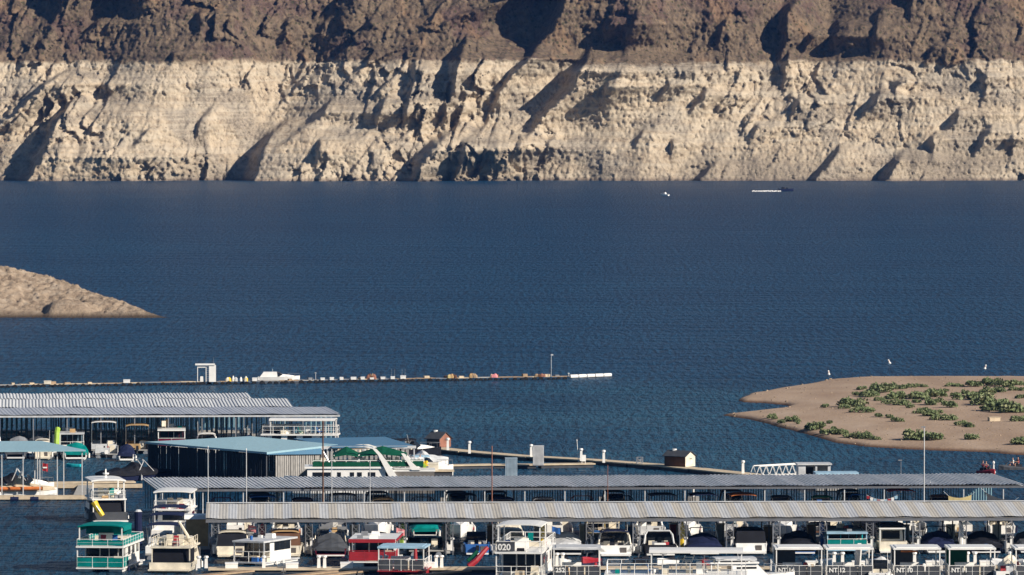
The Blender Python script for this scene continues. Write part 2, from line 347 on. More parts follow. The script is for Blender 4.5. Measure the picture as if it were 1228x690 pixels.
c = n.mix(n.ramp(n.math('DIVIDE', z, .34), [(.25, 1.), (1, 0.)]), c, (0.1280,0.0760,0.0496))
n.l(c, n.b.inputs['Base Color']); n.b.inputs['Roughness'].default_value = .95; n.b.inputs['Specular IOR Level'].default_value = .05; n.bump(nf, .6, .12)
grid('sandbar', X, Y, Zs, n.m, smooth=True)
def sandz(x, y):
    i = int(np.argmin(np.abs(xs-x))); j = int(np.argmin(np.abs(ys-y))); return float(Zs[j, i])

# air
hz = B(-1700, 1700, -400, 3400, -8, 215).build('haze', 'white'); hz['kind'] = 'stuff'
hm, ht, hb = nodes('air'); ht.nodes.remove(hb); pv = ht.nodes.new('ShaderNodeVolumePrincipled')
pv.inputs['Color'].default_value = (.10, .34, 1, 1); pv.inputs['Density'].default_value = HAZE; pv.inputs['Anisotropy'].default_value = 0
ht.links.new(pv.outputs[0], ht.nodes['Material Output'].inputs['Volume']); hz.data.materials.clear(); hz.data.materials.append(hm)
# shrubs on the spit
n = NT('shrub_leaf'); nn = n.noise(1.3, 3); n.l(n.ramp(nn, [(.3, (.08,.115,.045)), (.55, (.145,.18,.078)), (.75, (.23,.23,.125))]), n.b.inputs['Base Color']); n.b.inputs['Roughness'].default_value = .8
leafm = n.m
def shrub_mesh(seed, k=850):
    rg = np.random.RandomState(seed); mb = MB()
    lobes = [(rg.uniform(-.36, .36), rg.uniform(-.5, .5), rg.uniform(.05, .22), rg.uniform(.2, .34)) for _ in range(9)]
    for _ in range(k):
        lx, ly, lz, lr = lobes[rg.randint(9)]
        v = rg.normal(size=3); v /= np.linalg.norm(v); v[2] = abs(v[2])*.9 - .1; q = np.array([lx, ly, lz]) + v*lr*rg.uniform(.55, 1.08)*np.array([1, 1, .9])
        if q[2] < 0: q[2] = .01
        a = rg.normal(size=3); a /= np.linalg.norm(a); b = np.cross(a, rg.normal(size=3)); b /= np.linalg.norm(b); s = rg.uniform(.025, .055)
        mb.poly([q-a*s*1.5, q+b*s, q+a*s*1.5, q-b*s])
    for _ in range(14):
        lx, ly, lz, lr = lobes[rg.randint(9)]; mb.tube([(0, 0, -.05), (lx*.5, ly*.5, lz*.7), (lx, ly, lz+lr*.7)], .014, 3)
    o = mb.build('shrub', leafm); me = o.data; bpy.data.objects.remove(o); return me
SM = [shrub_mesh(s) for s in range(6)]
SH = [(566,125,40),(600,150,60),(640,135,70),(680,125,50),(735,122,45),(770,118,35),(808,116,32),(845,140,40),(870,155,55),(898,136,32),(930,112,28),(962,112,28),(1020,112,60),(1090,108,60),(1150,112,60),(1210,108,40),(545,150,25),(590,155,40),(638,172,32),(700,160,60),(670,185,40),(728,188,56),(780,162,60),(820,160,30),(790,180,36),(860,185,66),(920,197,60),(945,152,38),(763,202,28),(415,200,32),(520,195,70),(570,217,52),(495,205,30),(632,237,32),(677,240,30),(703,254,40),(795,224,26),(825,215,40),(835,232,50),(872,228,50),(870,248,40),(925,247,56),(970,272,34),(1000,278,34),(1015,165,80),(1060,185,90),(1110,205,90),(1170,210,100),(1215,162,40),(1210,255,50),(1080,145,60),(1130,135,50),(1185,130,30),(990,145,30),(1220,130,30),(195,245,25),(238,264,26),(272,272,45),(375,300,70),(445,322,60),(490,310,30),(515,322,40),(450,293,24),(430,265,20),(612,330,36),(575,345,50),(790,362,90),(865,365,70),(1005,372,50),(1200,378,60),(410,310,30),(540,340,30),(300,287,20),(208,260,20)]
ORD = 'first second third fourth fifth sixth seventh eighth ninth tenth eleventh twelfth thirteenth fourteenth fifteenth sixteenth seventeenth eighteenth nineteenth twentieth twenty-first twenty-second twenty-third twenty-fourth twenty-fifth'.split()
bands = {}
for (px, py, w) in SH:
    u, v = 868+px/3.41, 430+py/3.41
    bank = py > 240 and ((px < 660 and py > 235+.2*max(0, px-200)) or py > 340)
    k = 'along the near water edge of the sand' if bank else ('in the back row along the far beach' if py < 132 else 'in the second row of the thicket' if py < 168 else
        'in the middle row of the thicket' if py < 212 else 'on the open sand below the thicket')
    bands.setdefault(k, []).append((u, v, w/3.41))
for k, lst in bands.items():
    for i, (u, v, w) in enumerate(sorted(lst)):
        x, y, _ = W(u, v+w*.06, .5); zz = sandz(x, y); x, y, _ = W(u, v+w*.06, zz); zz = sandz(x, y); ww = w*y/F*1.12
        o = bpy.data.objects.new('shrub', random.choice(SM)); C.objects.link(o)
        o.location = (x, y, max(zz, .05)-.03); o.rotation_euler = (0, 0, random.uniform(0, 6.28))
        o.scale = (ww, ww*random.uniform(1.0, 1.4), max(.8, min(2.0, ww*.60))/.5*random.uniform(.9, 1.1))
        sz = 'broad' if w > 17 else 'small' if w < 9 else 'rounded'
        tag(o, '%s green shrub, %s from the left %s' % (sz, ORD[i], k), 'shrub', 'green shrubs on the sand spit')
mb = MB(); rg = np.random.RandomState(3)                    # loose stones, driftwood and tufts, nobody could count them
for _ in range(900):
    x, y = rg.uniform(28, 90), rg.uniform(805, 1005); zz = sandz(x, y)
    if zz < .12: continue
    s = rg.uniform(.04, .12)*(1.6 if zz < .45 else 1); k = 5
    mb.loft([[(x+s*f*math.cos(j*1.257+x)*rg.uniform(.8, 1.5), y+s*f*math.sin(j*1.257+x), zz+z) for j in range(k)] for z, f in ((-.03, 1), (s*.5, .95), (s*.9, .4))])
o = mb.build('stones', mat('stone', (.30,.23,.165), .9, var=.4, scale=.8)); o['kind'] = 'stuff'
o = B(-.72,.72,-.5,.5,0,.5).box(-.78,.78,-.56,.56,.5,.56).build('storage_box', 'beige'); x, y, z0 = W(1192, 504.5, .9); o.location = (x, y, sandz(x, y)-.02); o.rotation_euler = (0,0,R(12))
tag(o, 'pale wooden box lying alone on the open sand right of the shrubs', 'box')
# ================================================================== BOATS
def hull(L, Bm, fr, well=.5, dr=.35, bow=.5, stern_w=.92):
    """bow towards +y; an open cockpit well over the aft part"""
    mb = MB(); rings = []
    ts = [0, .12, .3, well-.001, well, .62, .72, .82, .9, .96, 1]
    for t in ts:
        hb = Bm/2*(stern_w + (1-stern_w)*min(1, t/.3)) if t < bow else Bm/2*(1-((t-bow)/(1-bow))**2.3)
        hb = max(hb, .04); y = -L/2 + L*t; zg = fr*(1+.22*t*t); ch = hb*(.86-.35*max(0, t-.5)); kl = -dr*(1-max(0, (t-.7)/.3)**2*1.1)
        cz = .05 + .5*fr*max(0, (t-.6)/.4)**1.5
        zf = (.32 if t < well else zg+.015); gi = max(hb-.16, hb*.4)
        rings.append([(0,y,kl),(ch,y,cz),(hb,y,zg),(gi,y,zg+.01),(gi,y,zf),(-gi,y,zf),(-gi,y,zg+.01),(-hb,y,zg),(-ch,y,cz)])
    mb.loft(rings); return mb
def arc_sheet(x, y0, y1, z, crown, n=8, th=.05, yb=0.):
    mb = MB(); rings = []
    for j in range(5):
        f = j/4; y = y0+(y1-y0)*f; sag = yb*math.sin(math.pi*f)
        top = [(x*(2*k/n-1), y, z + crown*(1-(2*k/n-1)**4) + sag) for k in range(n+1)]
        rings.append(top + [(p[0], p[1], p[2]-th) for p in reversed(top)])
    mb.loft(rings); return mb
def outboard(par, y, z, k='black', x=0, s=1.):
    o = B(x-.18*s, x+.18*s, y-.32*s, y+.22*s, z+.2, z+.2+.5*s, tx=.03, ty=.06).build('outboard_motor', k, par)
    B(x-.07, x+.07, y-.15, y+.05, z-.6, z+.2).build('shaft', 'darkgrey', o); return o
def rail(par, pts, z0, z1, k='metal', name='rail', r=.028, mid=True, step=1.2):
    mb = MB(); P3 = [(x, y, z1) for x, y in pts]
    for a, b in zip(pts[:-1], pts[1:]):
        mb.bar((a[0], a[1], z1), (b[0], b[1], z1), r)
        if mid: mb.bar((a[0], a[1], (z0+z1)/2), (b[0], b[1], (z0+z1)/2), r*.7)
        L = math.hypot(b[0]-a[0], b[1]-a[1]); k_ = max(1, int(L/step))
        for i in range(k_+1):
            f = i/k_; x, y = a[0]+(b[0]-a[0])*f, a[1]+(b[1]-a[1])*f; mb.bar((x, y, z0), (x, y, z1), r)
    return mb.build(name, k, par)
def window(par, x0, x1, y0, y1, z0, z1, k='glass', name='window'): return B(x0, x1, y0, y1, z0, z1).build(name, k, par)
def sit(par, x, y, z, k='cream', w=.6):
    return MB().box(x-w/2, x+w/2, y-.3, y+.3, z, z+.42).box(x-w/2, x+w/2, y+.2, y+.34, z+.42, z+.95).build('seat', k, par)

def cruiser(label, x, y, rz=2.1, L=8.5, Bm=2.8, hc='white', top='navy', arch='white', enc=None, ob=None, stripe=None, cat='motorboat', group=None, foredeck=None, name='cabin_cruiser', engine=None):
    t = thing(name, label, cat, (x, y, 0), rz, group); fr = 1.05
    hull(L, Bm, fr).build('hull', hc, t)
    if stripe: 
        mb = MB()
        for s in (-1, 1): mb.hexa([(s*Bm*.455,-L/2+.05,.42),(s*Bm*.475,-L/2+.05,.42),(s*Bm*.515,-.05*L,.5),(s*Bm*.49,-.05*L,.5)],[(s*Bm*.46,-L/2+.05,.7),(s*Bm*.48,-L/2+.05,.7),(s*Bm*.52,-.05*L,.76),(s*Bm*.49,-.05*L,.76)])
        mb.box(-Bm*.4, Bm*.4, -L/2-.035, -L/2-.015, .45, .7).build('stripe', stripe, t)
    tr = B(-Bm*.44, Bm*.44, -L/2-.02, -L/2+.22, .3, fr+.05, fy=.08).build('transom', hc, t)
    window(tr, Bm*.12, Bm*.3, -L/2-.03, -L/2+.05, .42, .9, 'interior' if hc != 'black' else 'grey', 'transom_door')
    B(-Bm*.42, Bm*.42, -L/2-.75, -L/2-.02, .16, .28).build('swim_platform', hc if hc in ('white','cream') else 'white', t)
    MB().loft([[(-Bm*.36,.02*L,fr),(Bm*.36,.02*L,fr),(Bm*.3,.05*L,fr+.62),(-Bm*.3,.05*L,fr+.62)],[(-Bm*.33,.2*L,fr),(Bm*.33,.2*L,fr),(Bm*.24,.2*L,fr+.5),(-Bm*.24,.2*L,fr+.5)],[(-.12,.4*L,fr+.15),(.12,.4*L,fr+.15),(.08,.38*L,fr+.22),(-.08,.38*L,fr+.22)]]).build('foredeck', foredeck or 'white', t)
    zt = fr+.55
    w = MB().hexa([(-Bm*.42,-.02*L,zt-.5),(Bm*.42,-.02*L,zt-.5),(Bm*.33,.09*L,zt-.05),(-Bm*.33,.09*L,zt-.05)],[(-Bm*.36,-.04*L,zt+.5),(Bm*.36,-.04*L,zt+.5),(Bm*.32,.0*L,zt+.5),(-Bm*.32,.0*L,zt+.5)]).build('windshield', 'glass', t)
    if arch:
        ya = -.2*L; mb = MB()
        mb.tube([(-Bm*.45,ya-.3,fr),(-Bm*.41,ya+.05,fr+.85),(-Bm*.33,ya+.2,fr+1.22),(Bm*.33,ya+.2,fr+1.22),(Bm*.41,ya+.05,fr+.85),(Bm*.45,ya-.3,fr)], .1, 6).build('radar_arch', arch, t)
    if top:
        arc_sheet(Bm*.4, -.32*L, .0*L, fr+1.2, .16, th=.06).build('canopy', top, t)
        for s in (-1, 1):
            mb = MB().bar((s*Bm*.43, -.22*L, fr), (s*Bm*.39, -.31*L, fr+1.22), .025).bar((s*Bm*.43, -.22*L, fr), (s*Bm*.39, -.08*L, fr+1.22), .025); mb.build('canopy_frame', 'metal', t)
    if enc: B(-Bm*.44, Bm*.44, -L*.45, -.03*L, fr-.02, fr+1.15, tx=.1, ty=.1, fy=.45).build('enclosure', enc, t)
    else:
        sit(t, -Bm*.2, -.1*L, .32); sit(t, Bm*.2, -.1*L, .32)
        MB().box(-Bm*.36, Bm*.36, -L/2+.22, -L/2+.75, .32, .75).build('bench', 'cream', t)
    if engine: B(-Bm*.2, Bm*.2, -L/2+.3, -L/2+1.1, .7, fr+.2, tx=.1, ty=.1).build('engine', engine, t)
    if ob: outboard(t, -L/2-.3, .3, ob)
    rail(t, [(-Bm*.40,.22*L),(-Bm*.26,.38*L),(0,.485*L),(Bm*.26,.38*L),(Bm*.40,.22*L)], fr*1.12, fr+.75, r=.02, mid=False)
    fittings(t, L, Bm, fr, label)
    if not enc: deckgear(t, -Bm*.3, Bm*.3, -L*.42, -.15*L, .32, label, 3)
    return t
def fittings(t, L, Bm, z, seed, n=2, whip=True):
    r = random.Random(seed)
    for s in (-1, 1):
        for k in range(n):
            y = -L*.38 + L*.5*(k+r.uniform(.1, .6))/n
            if r.random() < .75: MB().tube([(s*(Bm*.5+.13), y, z-.75), (s*(Bm*.5+.13), y, z-.2)], .11, 6).tube([(s*(Bm*.5+.13), y, z-.2), (s*(Bm*.5-.02), y, z+.06)], .015, 3).build('fender', r.choice(('white','white','navy','greywhite')), t)
    if whip: x = r.choice((-1, 1))*Bm*.38; MB().tube([(x, -.1*L, z), (x+r.uniform(-.1, .1), -.16*L, z+r.uniform(1.8, 2.9))], .02, 4).build('antenna', 'white', t)
def deckgear(t, x0, x1, y0, y1, z, seed, n=6):
    r = random.Random(seed)
    for k in range(n):
        x, y = r.uniform(x0, x1), r.uniform(y0, y1); nm = r.choice(('cooler','deck_chair','cushion','crate','bucket')); col = r.choice(('white','blue','red','tan','cream','grey','black','teal'))
        if nm == 'deck_chair': MB().box(x-.25, x+.25, y-.25, y+.25, z+.28, z+.36).hexa([(x-.25,y+.2,z+.36),(x+.25,y+.2,z+.36),(x+.25,y+.26,z+.36),(x-.25,y+.26,z+.36)],[(x-.25,y+.38,z+.95),(x+.25,y+.38,z+.95),(x+.25,y+.44,z+.95),(x-.25,y+.44,z+.95)]).bar((x-.22,y-.2,z),(x-.22,y+.2,z+.3),.02).bar((x+.22,y-.2,z),(x+.22,y+.2,z+.3),.02).build(nm, col, t)
        elif nm == 'bucket': MB().loft([[(x+.17*f*math.cos(j*1.047), y+.17*f*math.sin(j*1.047), z+h) for j in range(6)] for h, f in ((0,.8),(.4,1))]).build(nm, col, t)
        else: w = r.uniform(.2, .4); B(x-w, x+w, y-.2, y+.2, z, z+r.uniform(.2, .5), tx=.03, ty=.03).build(nm, col, t)
def covered(label, x, y, rz=2.1, L=7, Bm=2.4, hc='white', cov='navy', ob=None, tower=None, cat='covered boat', group=None, platform=True):
    t = thing('covered_boat', label, cat, (x, y, 0), rz, group); fr = .85
    hull(L, Bm, fr).build('hull', hc, t)
    rings = []
    rc = random.Random(label)
    for f, h in ((0,.12),(.04,.42),(.12,.34),(.22,.62),(.30,.5),(.40,.82),(.44,1.12),(.5,1.08),(.57,.62),(.68,.5),(.76,.36),(.88,.24),(.985,.06)):
        hb = Bm/2*1.03*(.94 if f < .1 else 1) if f < .5 else Bm/2*1.03*(1-((f-.5)/.5)**2.3); hb = max(hb, .06); yy = -L/2+L*f; zg = fr*(1+.22*f*f); j = rc.uniform(-.07, .07); h *= rc.uniform(.9, 1.12)
        rings.append([(-hb,yy,zg-.22+j*.8),(-hb*1.0,yy,zg+.03),(-hb*.72,yy,zg+h*.66+j),(-hb*.3,yy,zg+h*.9-j),(hb*.05,yy,zg+h),(hb*.45,yy,zg+h*.86+j),(hb*.78,yy,zg+h*.6-j),(hb*1.0,yy,zg+.03),(hb,yy,zg-.22-j*.8)])
    MB().loft(rings).build('cover', cov, t)
    if platform: B(-Bm*.4, Bm*.4, -L/2-.6, -L/2, .18, .28).build('swim_platform', 'white' if hc != 'black' else 'grey', t)
    if ob: outboard(t, -L/2-.3, .3, ob)
    if tower:
        MB().tube([(-Bm*.47,-.05*L,fr),(-Bm*.42,.03*L,fr+1.3),(-Bm*.3,.04*L,fr+1.55),(Bm*.3,.04*L,fr+1.55),(Bm*.42,.03*L,fr+1.3),(Bm*.47,-.05*L,fr)], .05).tube([(-Bm*.42,.2*L,fr),(-Bm*.3,.05*L,fr+1.5)], .04).tube([(Bm*.42,.2*L,fr),(Bm*.3,.05*L,fr+1.5)], .04).build('tower', tower, t)
    fittings(t, L, Bm, fr, label, whip=False)
    return t
def pontoon(label, x, y, rz=2.1, L=7.5, Bm=2.6, fence='white', top='tan', ob='black', cov=None, cat='pontoon boat', group=None, seats='cream', zt=2.75):
    t = thing('pontoon_boat', label, cat, (x, y, 0), rz, group)
    for s in (-1, 1):
        MB().tube([(s*Bm*.36,-L/2,.1),(s*Bm*.36,L/2-.8,.1),(s*Bm*.36,L/2-.25,.2),(s*Bm*.36,L/2,.32)], .3, 8, None).build('float', 'metal', t)
    B(-Bm/2, Bm/2, -L/2, L/2-.1, .42, .5).build('deck', 'deckgrey', t)
    h = .5; mb = MB()
    for s in (-1, 1): mb.box(s*Bm/2-.03, s*Bm/2+.03, -L/2+.4, L/2-.6, h+.06, h+.72)
    mb.box(-Bm/2, -.4, L/2-.66, L/2-.6, h+.06, h+.72); mb.box(.4, Bm/2, L/2-.66, L/2-.6, h+.06, h+.72)
    mb.box(-Bm/2, Bm*.14, -L/2+.37, -L/2+.43, h+.06, h+.72); mb.build('side_panel', fence, t)
    if cov:
        rings = []
        for f, hh in ((0,.15),(.3,.5),(.6,.62),(1,.12)):
            yy = -L/2+.35+(L-.85)*f; rings.append([(-Bm*.52,yy,h+.5),(-Bm*.51,yy,h+.8),(0,yy,h+.8+hh),(Bm*.51,yy,h+.8),(Bm*.52,yy,h+.5)])
        MB().loft(rings).build('cover', cov, t)
    else:
        B(-Bm*.44, -Bm*.2, -L/2+.6, -.1*L, h, h+.45).build('seat', seats, t); B(Bm*.2, Bm*.44, .1*L, L/2-.75, h, h+.45).build('seat', seats, t)
        B(Bm*.12, Bm*.42, -.12*L, -.03*L, h, h+1.0, fy=.1).build('console', fence, t); sit(t, Bm*.26, -.2*L, h, seats)
    if top:
        arc_sheet(Bm*.5, -L*.36, L*.16, zt-.15, .14, th=.07).build('canopy', top, t)
        for s in (-1, 1):
            mb = MB(); mb.bar((s*Bm*.5, -.1*L, h+.7), (s*Bm*.49, -L*.35, zt-.15), .025); mb.bar((s*Bm*.5, -.1*L, h+.7), (s*Bm*.49, L*.15, zt-.15), .025); mb.bar((s*Bm*.5, -.1*L, h+.7), (s*Bm*.49, -.1*L, zt-.12), .025); mb.build('canopy_frame', 'metal', t)
    if ob: outboard(t, -L/2-.1, .3, ob)
    fittings(t, L, Bm, .8, label, 2, whip=False)
    if not cov: deckgear(t, -Bm*.15, Bm*.3, -L*.4, L*.35, .5, label, 4)
    return t
def houseboat(label, x, y, rz=2.1, L=13, Bm=4.6, hc='white', wall='white', trim='white', railc='white', railp=None, z1=.55, h1=2.35, top=None, h2=2.3, topdepth=5., patio=2.6, number=None, upnumber=None, slide=None, furn=True, wallx='interior', cat='houseboat', group=None, upper=True, urh=.95, wins=3, valance=None):
    """front porch at -y"""
    t = thing('houseboat', label, cat, (x, y, 0), rz, group)
    for s in (-1, 1):
        MB().loft([[(s*Bm*.46,-L/2+.5,-.35),(s*Bm*.18,-L/2+.5,-.35),(s*Bm*.18,-L/2,z1-.12),(s*Bm*.46,-L/2,z1-.12)],[(s*Bm*.46,L/2,-.35),(s*Bm*.18,L/2,-.35),(s*Bm*.18,L/2,z1-.12),(s*Bm*.46,L/2,z1-.12)]]).build('float', hc, t)
    B(-Bm/2, Bm/2, -L/2-.1, L/2+.1, z1-.12, z1).build('deck', trim, t)
    y0, y1 = -L/2+patio, L/2-1.2; zr = z1+h1
    cab = B(-Bm/2+.3, Bm/2-.3, y0, y1, z1, zr).build('cabin', wall, t)
    zd = z1+min(2.0, h1-.15)
    d = window(cab, -Bm*.10, Bm*.26, y0-.04, y0+.02, z1+.05, zd, 'glass', 'sliding_door'); MB().box(Bm*.07, Bm*.09, y0-.07, y0-.045, z1+.05, zd).build('frame', trim, d)
    window(cab, -Bm*.40, -Bm*.13, y0-.04, y0+.02, z1+.35, zd); window(cab, Bm*.29, Bm*.40, y0-.04, y0+.02, z1+.8, zd)  # glass spread over the front wall, its dark standing in for porch shade
    for s in (-1, 1):
        for k in range(wins):
            yy = y0+.8+(y1-y0-1.6)*(k+.1)/max(1, wins-.5); window(cab, s*(Bm/2-.3)-.03, s*(Bm/2-.3)+.03, yy, yy+1.1, z1+.95, z1+1.75)
    B(-Bm/2, Bm/2, -L/2-.15, L/2-.3, zr, zr+.16).build('roof', trim, t)
    for s in (-1, 1):
        B(s*(Bm/2-.1)-.05, s*(Bm/2-.1)+.05, -L/2+.05, -L/2+.15, z1, zr).build('post', trim, t)
    e = Bm/2-.08
    def panel(nm, pts, z, hh, parc):
        rail(t, pts, z, z+hh, railc, nm, .03)
        if parc:
            mb = MB()
            for a, b in zip(pts[:-1], pts[1:]):
                dx, dy = b[0]-a[0], b[1]-a[1]; l = math.hypot(dx, dy); nx, ny = -dy/l*.012, dx/l*.012
                mb.hexa([(a[0]-nx,a[1]-ny,z+.08),(b[0]-nx,b[1]-ny,z+.08),(b[0]+nx,b[1]+ny,z+.08),(a[0]+nx,a[1]+ny,z+.08)],[(a[0]-nx,a[1]-ny,z+hh-.08),(b[0]-nx,b[1]-ny,z+hh-.08),(b[0]+nx,b[1]+ny,z+hh-.08),(a[0]+nx,a[1]+ny,z+hh-.08)])
            mb.build('rail_panel', parc, t)
    panel('rail', [(-e, y0), (-e, -L/2), (e, -L/2), (e, y0)], z1, 1.0, railp)
    if upper:
        panel('upper_rail', [(-e, L/2-.5), (-e, -L/2), (e, -L/2), (e, L/2-.5), (-e, L/2-.5)], zr+.16, urh, railp)
        B(-.5*Bm*.4, Bm*.1, y0+1.2, y0+1.8, zr+.16, zr+1.1, fy=.15).build('helm_console', trim, t)
        sit(t, -.2, y0+2.4, zr+.16, 'cream'); 
        B(-Bm*.4, Bm*.4, y0+4.2, y0+4.8, zr+.16, zr+.62).build('bench', 'cream', t)
    if top:
        zc = zr+.16+h2
        arc_sheet(Bm/2-.1, -L/2+.2, -L/2+.2+topdepth, zc-.12, .16, th=.12).build('canopy', top, t); 
        for s in (-1, 1):
            for yy in (-L/2+.35, -L/2+topdepth): B(s*(Bm/2-.25)-.05, s*(Bm/2-.25)+.05, yy-.05, yy+.05, zr+.16, zc-.1).build('post', trim, t)
    if valance:
        zc = zr+.16+h2-.12
        B(-Bm/2+.1, Bm/2-.1, -L/2+topdepth-.1, -L/2+topdepth-.05, zc-1.0, zc).build('valance', valance, t)
        for s in (-1, 1): B(s*(Bm/2-.13)-.02, s*(Bm/2-.13)+.02, -L/2+.6, -L/2+topdepth-.1, zc-.5, zc).build('valance', valance, t)
    if furn:
        sit(t, -Bm*.28, -L/2+1.3, z1, 'darkgrey', .7); sit(t, Bm*.3, -L/2+1.5, z1, 'cream', .7); B(-.45, .35, -L/2+1.1, -L/2+1.7, z1, z1+.5).build('table', 'beige', t)
    deckgear(t, -Bm*.38, Bm*.38, -L/2+.5, -L/2+patio-.3, z1, label, 4)
    if upper: deckgear(t, -Bm*.38, Bm*.38, -L/2+.6, L/2-1, zr+.16, label+'u', 8)
    else: deckgear(t, -Bm*.3, Bm*.3, -L/2+1, L/2-1.5, zr+.16, label+'u', 3)
    fittings(t, L, Bm, z1+.2, label, 3, whip=upper)
    B(-.5, .3, .1*L, .1*L+.8, zr+.165, zr+.55, tx=.05, ty=.05).build('air_conditioner', 'white', t)
    if slide:
        MB().tube([(Bm*.3, L/2-2.2, zr+1.9), (Bm*.3, L/2-1.2, zr+1.7), (Bm*.3, L/2+.6, z1+1.0), (Bm*.3, L/2+1.6, z1+.4)], .3, 6).build('slide', slide, t)
    if number: text('number', number, .62, 'black', t, (-Bm*.40, -L/2-.06, z1+.18))
    if upnumber: 
        B(-Bm*.46, -Bm*.08, -L/2-.05, -L/2-.02, zr+.2, zr+1.06).build('number_panel', 'darkgrey', t); text('number', upnumber, .78, 'white', t, (-Bm*.44, -L/2-.07, zr+.34))
    return t
def patioboat(label, x, y, rz=2.1, L=9, Bm=4.4, number=None, top='white', shade=None, cat='rental boat', zc=3.2, extra=None, group=None, fc='white', rc='white'):
    """open canopied rental boat, railing towards the camera"""
    t = thing('patio_boat', label, cat, (x, y, 0), rz, group); z1 = .55
    for s in (-1, 1): MB().loft([[(s*Bm*.46,-L/2+.5,-.3),(s*Bm*.2,-L/2+.5,-.3),(s*Bm*.2,-L/2,z1-.1),(s*Bm*.46,-L/2,z1-.1)],[(s*Bm*.46,L/2,-.3),(s*Bm*.2,L/2,-.3),(s*Bm*.2,L/2,z1-.1),(s*Bm*.46,L/2,z1-.1)]]).build('float', fc, t)
    B(-Bm/2, Bm/2, -L/2-.1, L/2, z1-.1, z1).build('deck', fc if fc != 'white' else 'deckgrey', t); e = Bm/2-.08
    rail(t, [(-e, L/2-.2), (-e, -L/2), (e, -L/2), (e, L/2-.2)], z1, z1+1.05, rc, 'rail', .03, step=1.0)
    mb = MB()
    for k in range(3): mb.box(-e+.06+k*(2*e/3), -e-.06+(k+1)*(2*e/3), -L/2-.01, -L/2+.01, z1+.1, z1+.98)
    mb.build('rail_panel', 'darkgrey', t); rr = random.Random(label)
    for kk in range(6): 
        x = rr.uniform(-Bm*.42, Bm*.4); yy = -L/2+rr.uniform(.5, 2.8); w = rr.uniform(.18, .32); hh = rr.uniform(.4, 1.25)
        MB().loft([[(x+w*f*math.cos(j*math.pi/3), yy+w*f*math.sin(j*math.pi/3), z1+z) for j in range(6)] for z, f in ((0, 1), (hh*.7, .9), (hh, .45))]).build(rr.choice(('deck_chair','cooler','life_vests','drum')), rr.choice(('cream','white','white','grey','tan','black','blue','red')), t)
    MB().box(-Bm/2, Bm/2, -L/2+.05, -L/2+4.6, zc-.16, zc).box(-Bm/2+.3, Bm/2-.3, -L/2+.4, -L/2+4.2, zc, zc+.05).build('canopy', top, t)
    for s in (-1, 1):
        for yy in (-L/2+.15, -L/2+4.4): B(s*(Bm/2-.12)-.05, s*(Bm/2-.12)+.05, yy-.05, yy+.05, z1, zc-.16).build('post', 'white', t)
    B(-Bm*.3, Bm*.1, -L/2+3.0, -L/2+3.7, z1, z1+1.1, fy=.15).build('console', 'white', t); sit(t, -.3, -L/2+4.1, z1, 'cream', .8)
    B(Bm*.02, Bm*.44, -L/2+1.2, -L/2+1.9, z1, z1+.72).build('bench', 'cream', t); B(-Bm*.44, -Bm*.25, -L/2+1.2, -L/2+3.0, z1, z1+.5).build('bench', 'greywhite', t)
    if shade: B(-Bm*.46, -Bm*.02, -L/2+4.45, -L/2+4.55, z1+.3, zc-.2).build('shade_screen', shade, t)
    if extra == 'slide': MB().tube([(Bm*.32, L/2-1.5, z1+2.3), (Bm*.32, L/2-.6, z1+2.1), (Bm*.32, L/2+1.2, z1+.3)], .3, 6).build('slide', 'white', t)
    if extra == 'board': MB().box(-Bm*.3, Bm*.05, -L/2+2.3, -L/2+2.5, zc-.55, zc-.4).build('rolled_mat', 'orange', t)
    if number: text('number', number, .56, 'white', t, (-Bm*.44, -L/2-.05, z1+.46))
    outboard(t, L/2+.1, .5, 'black'); return t
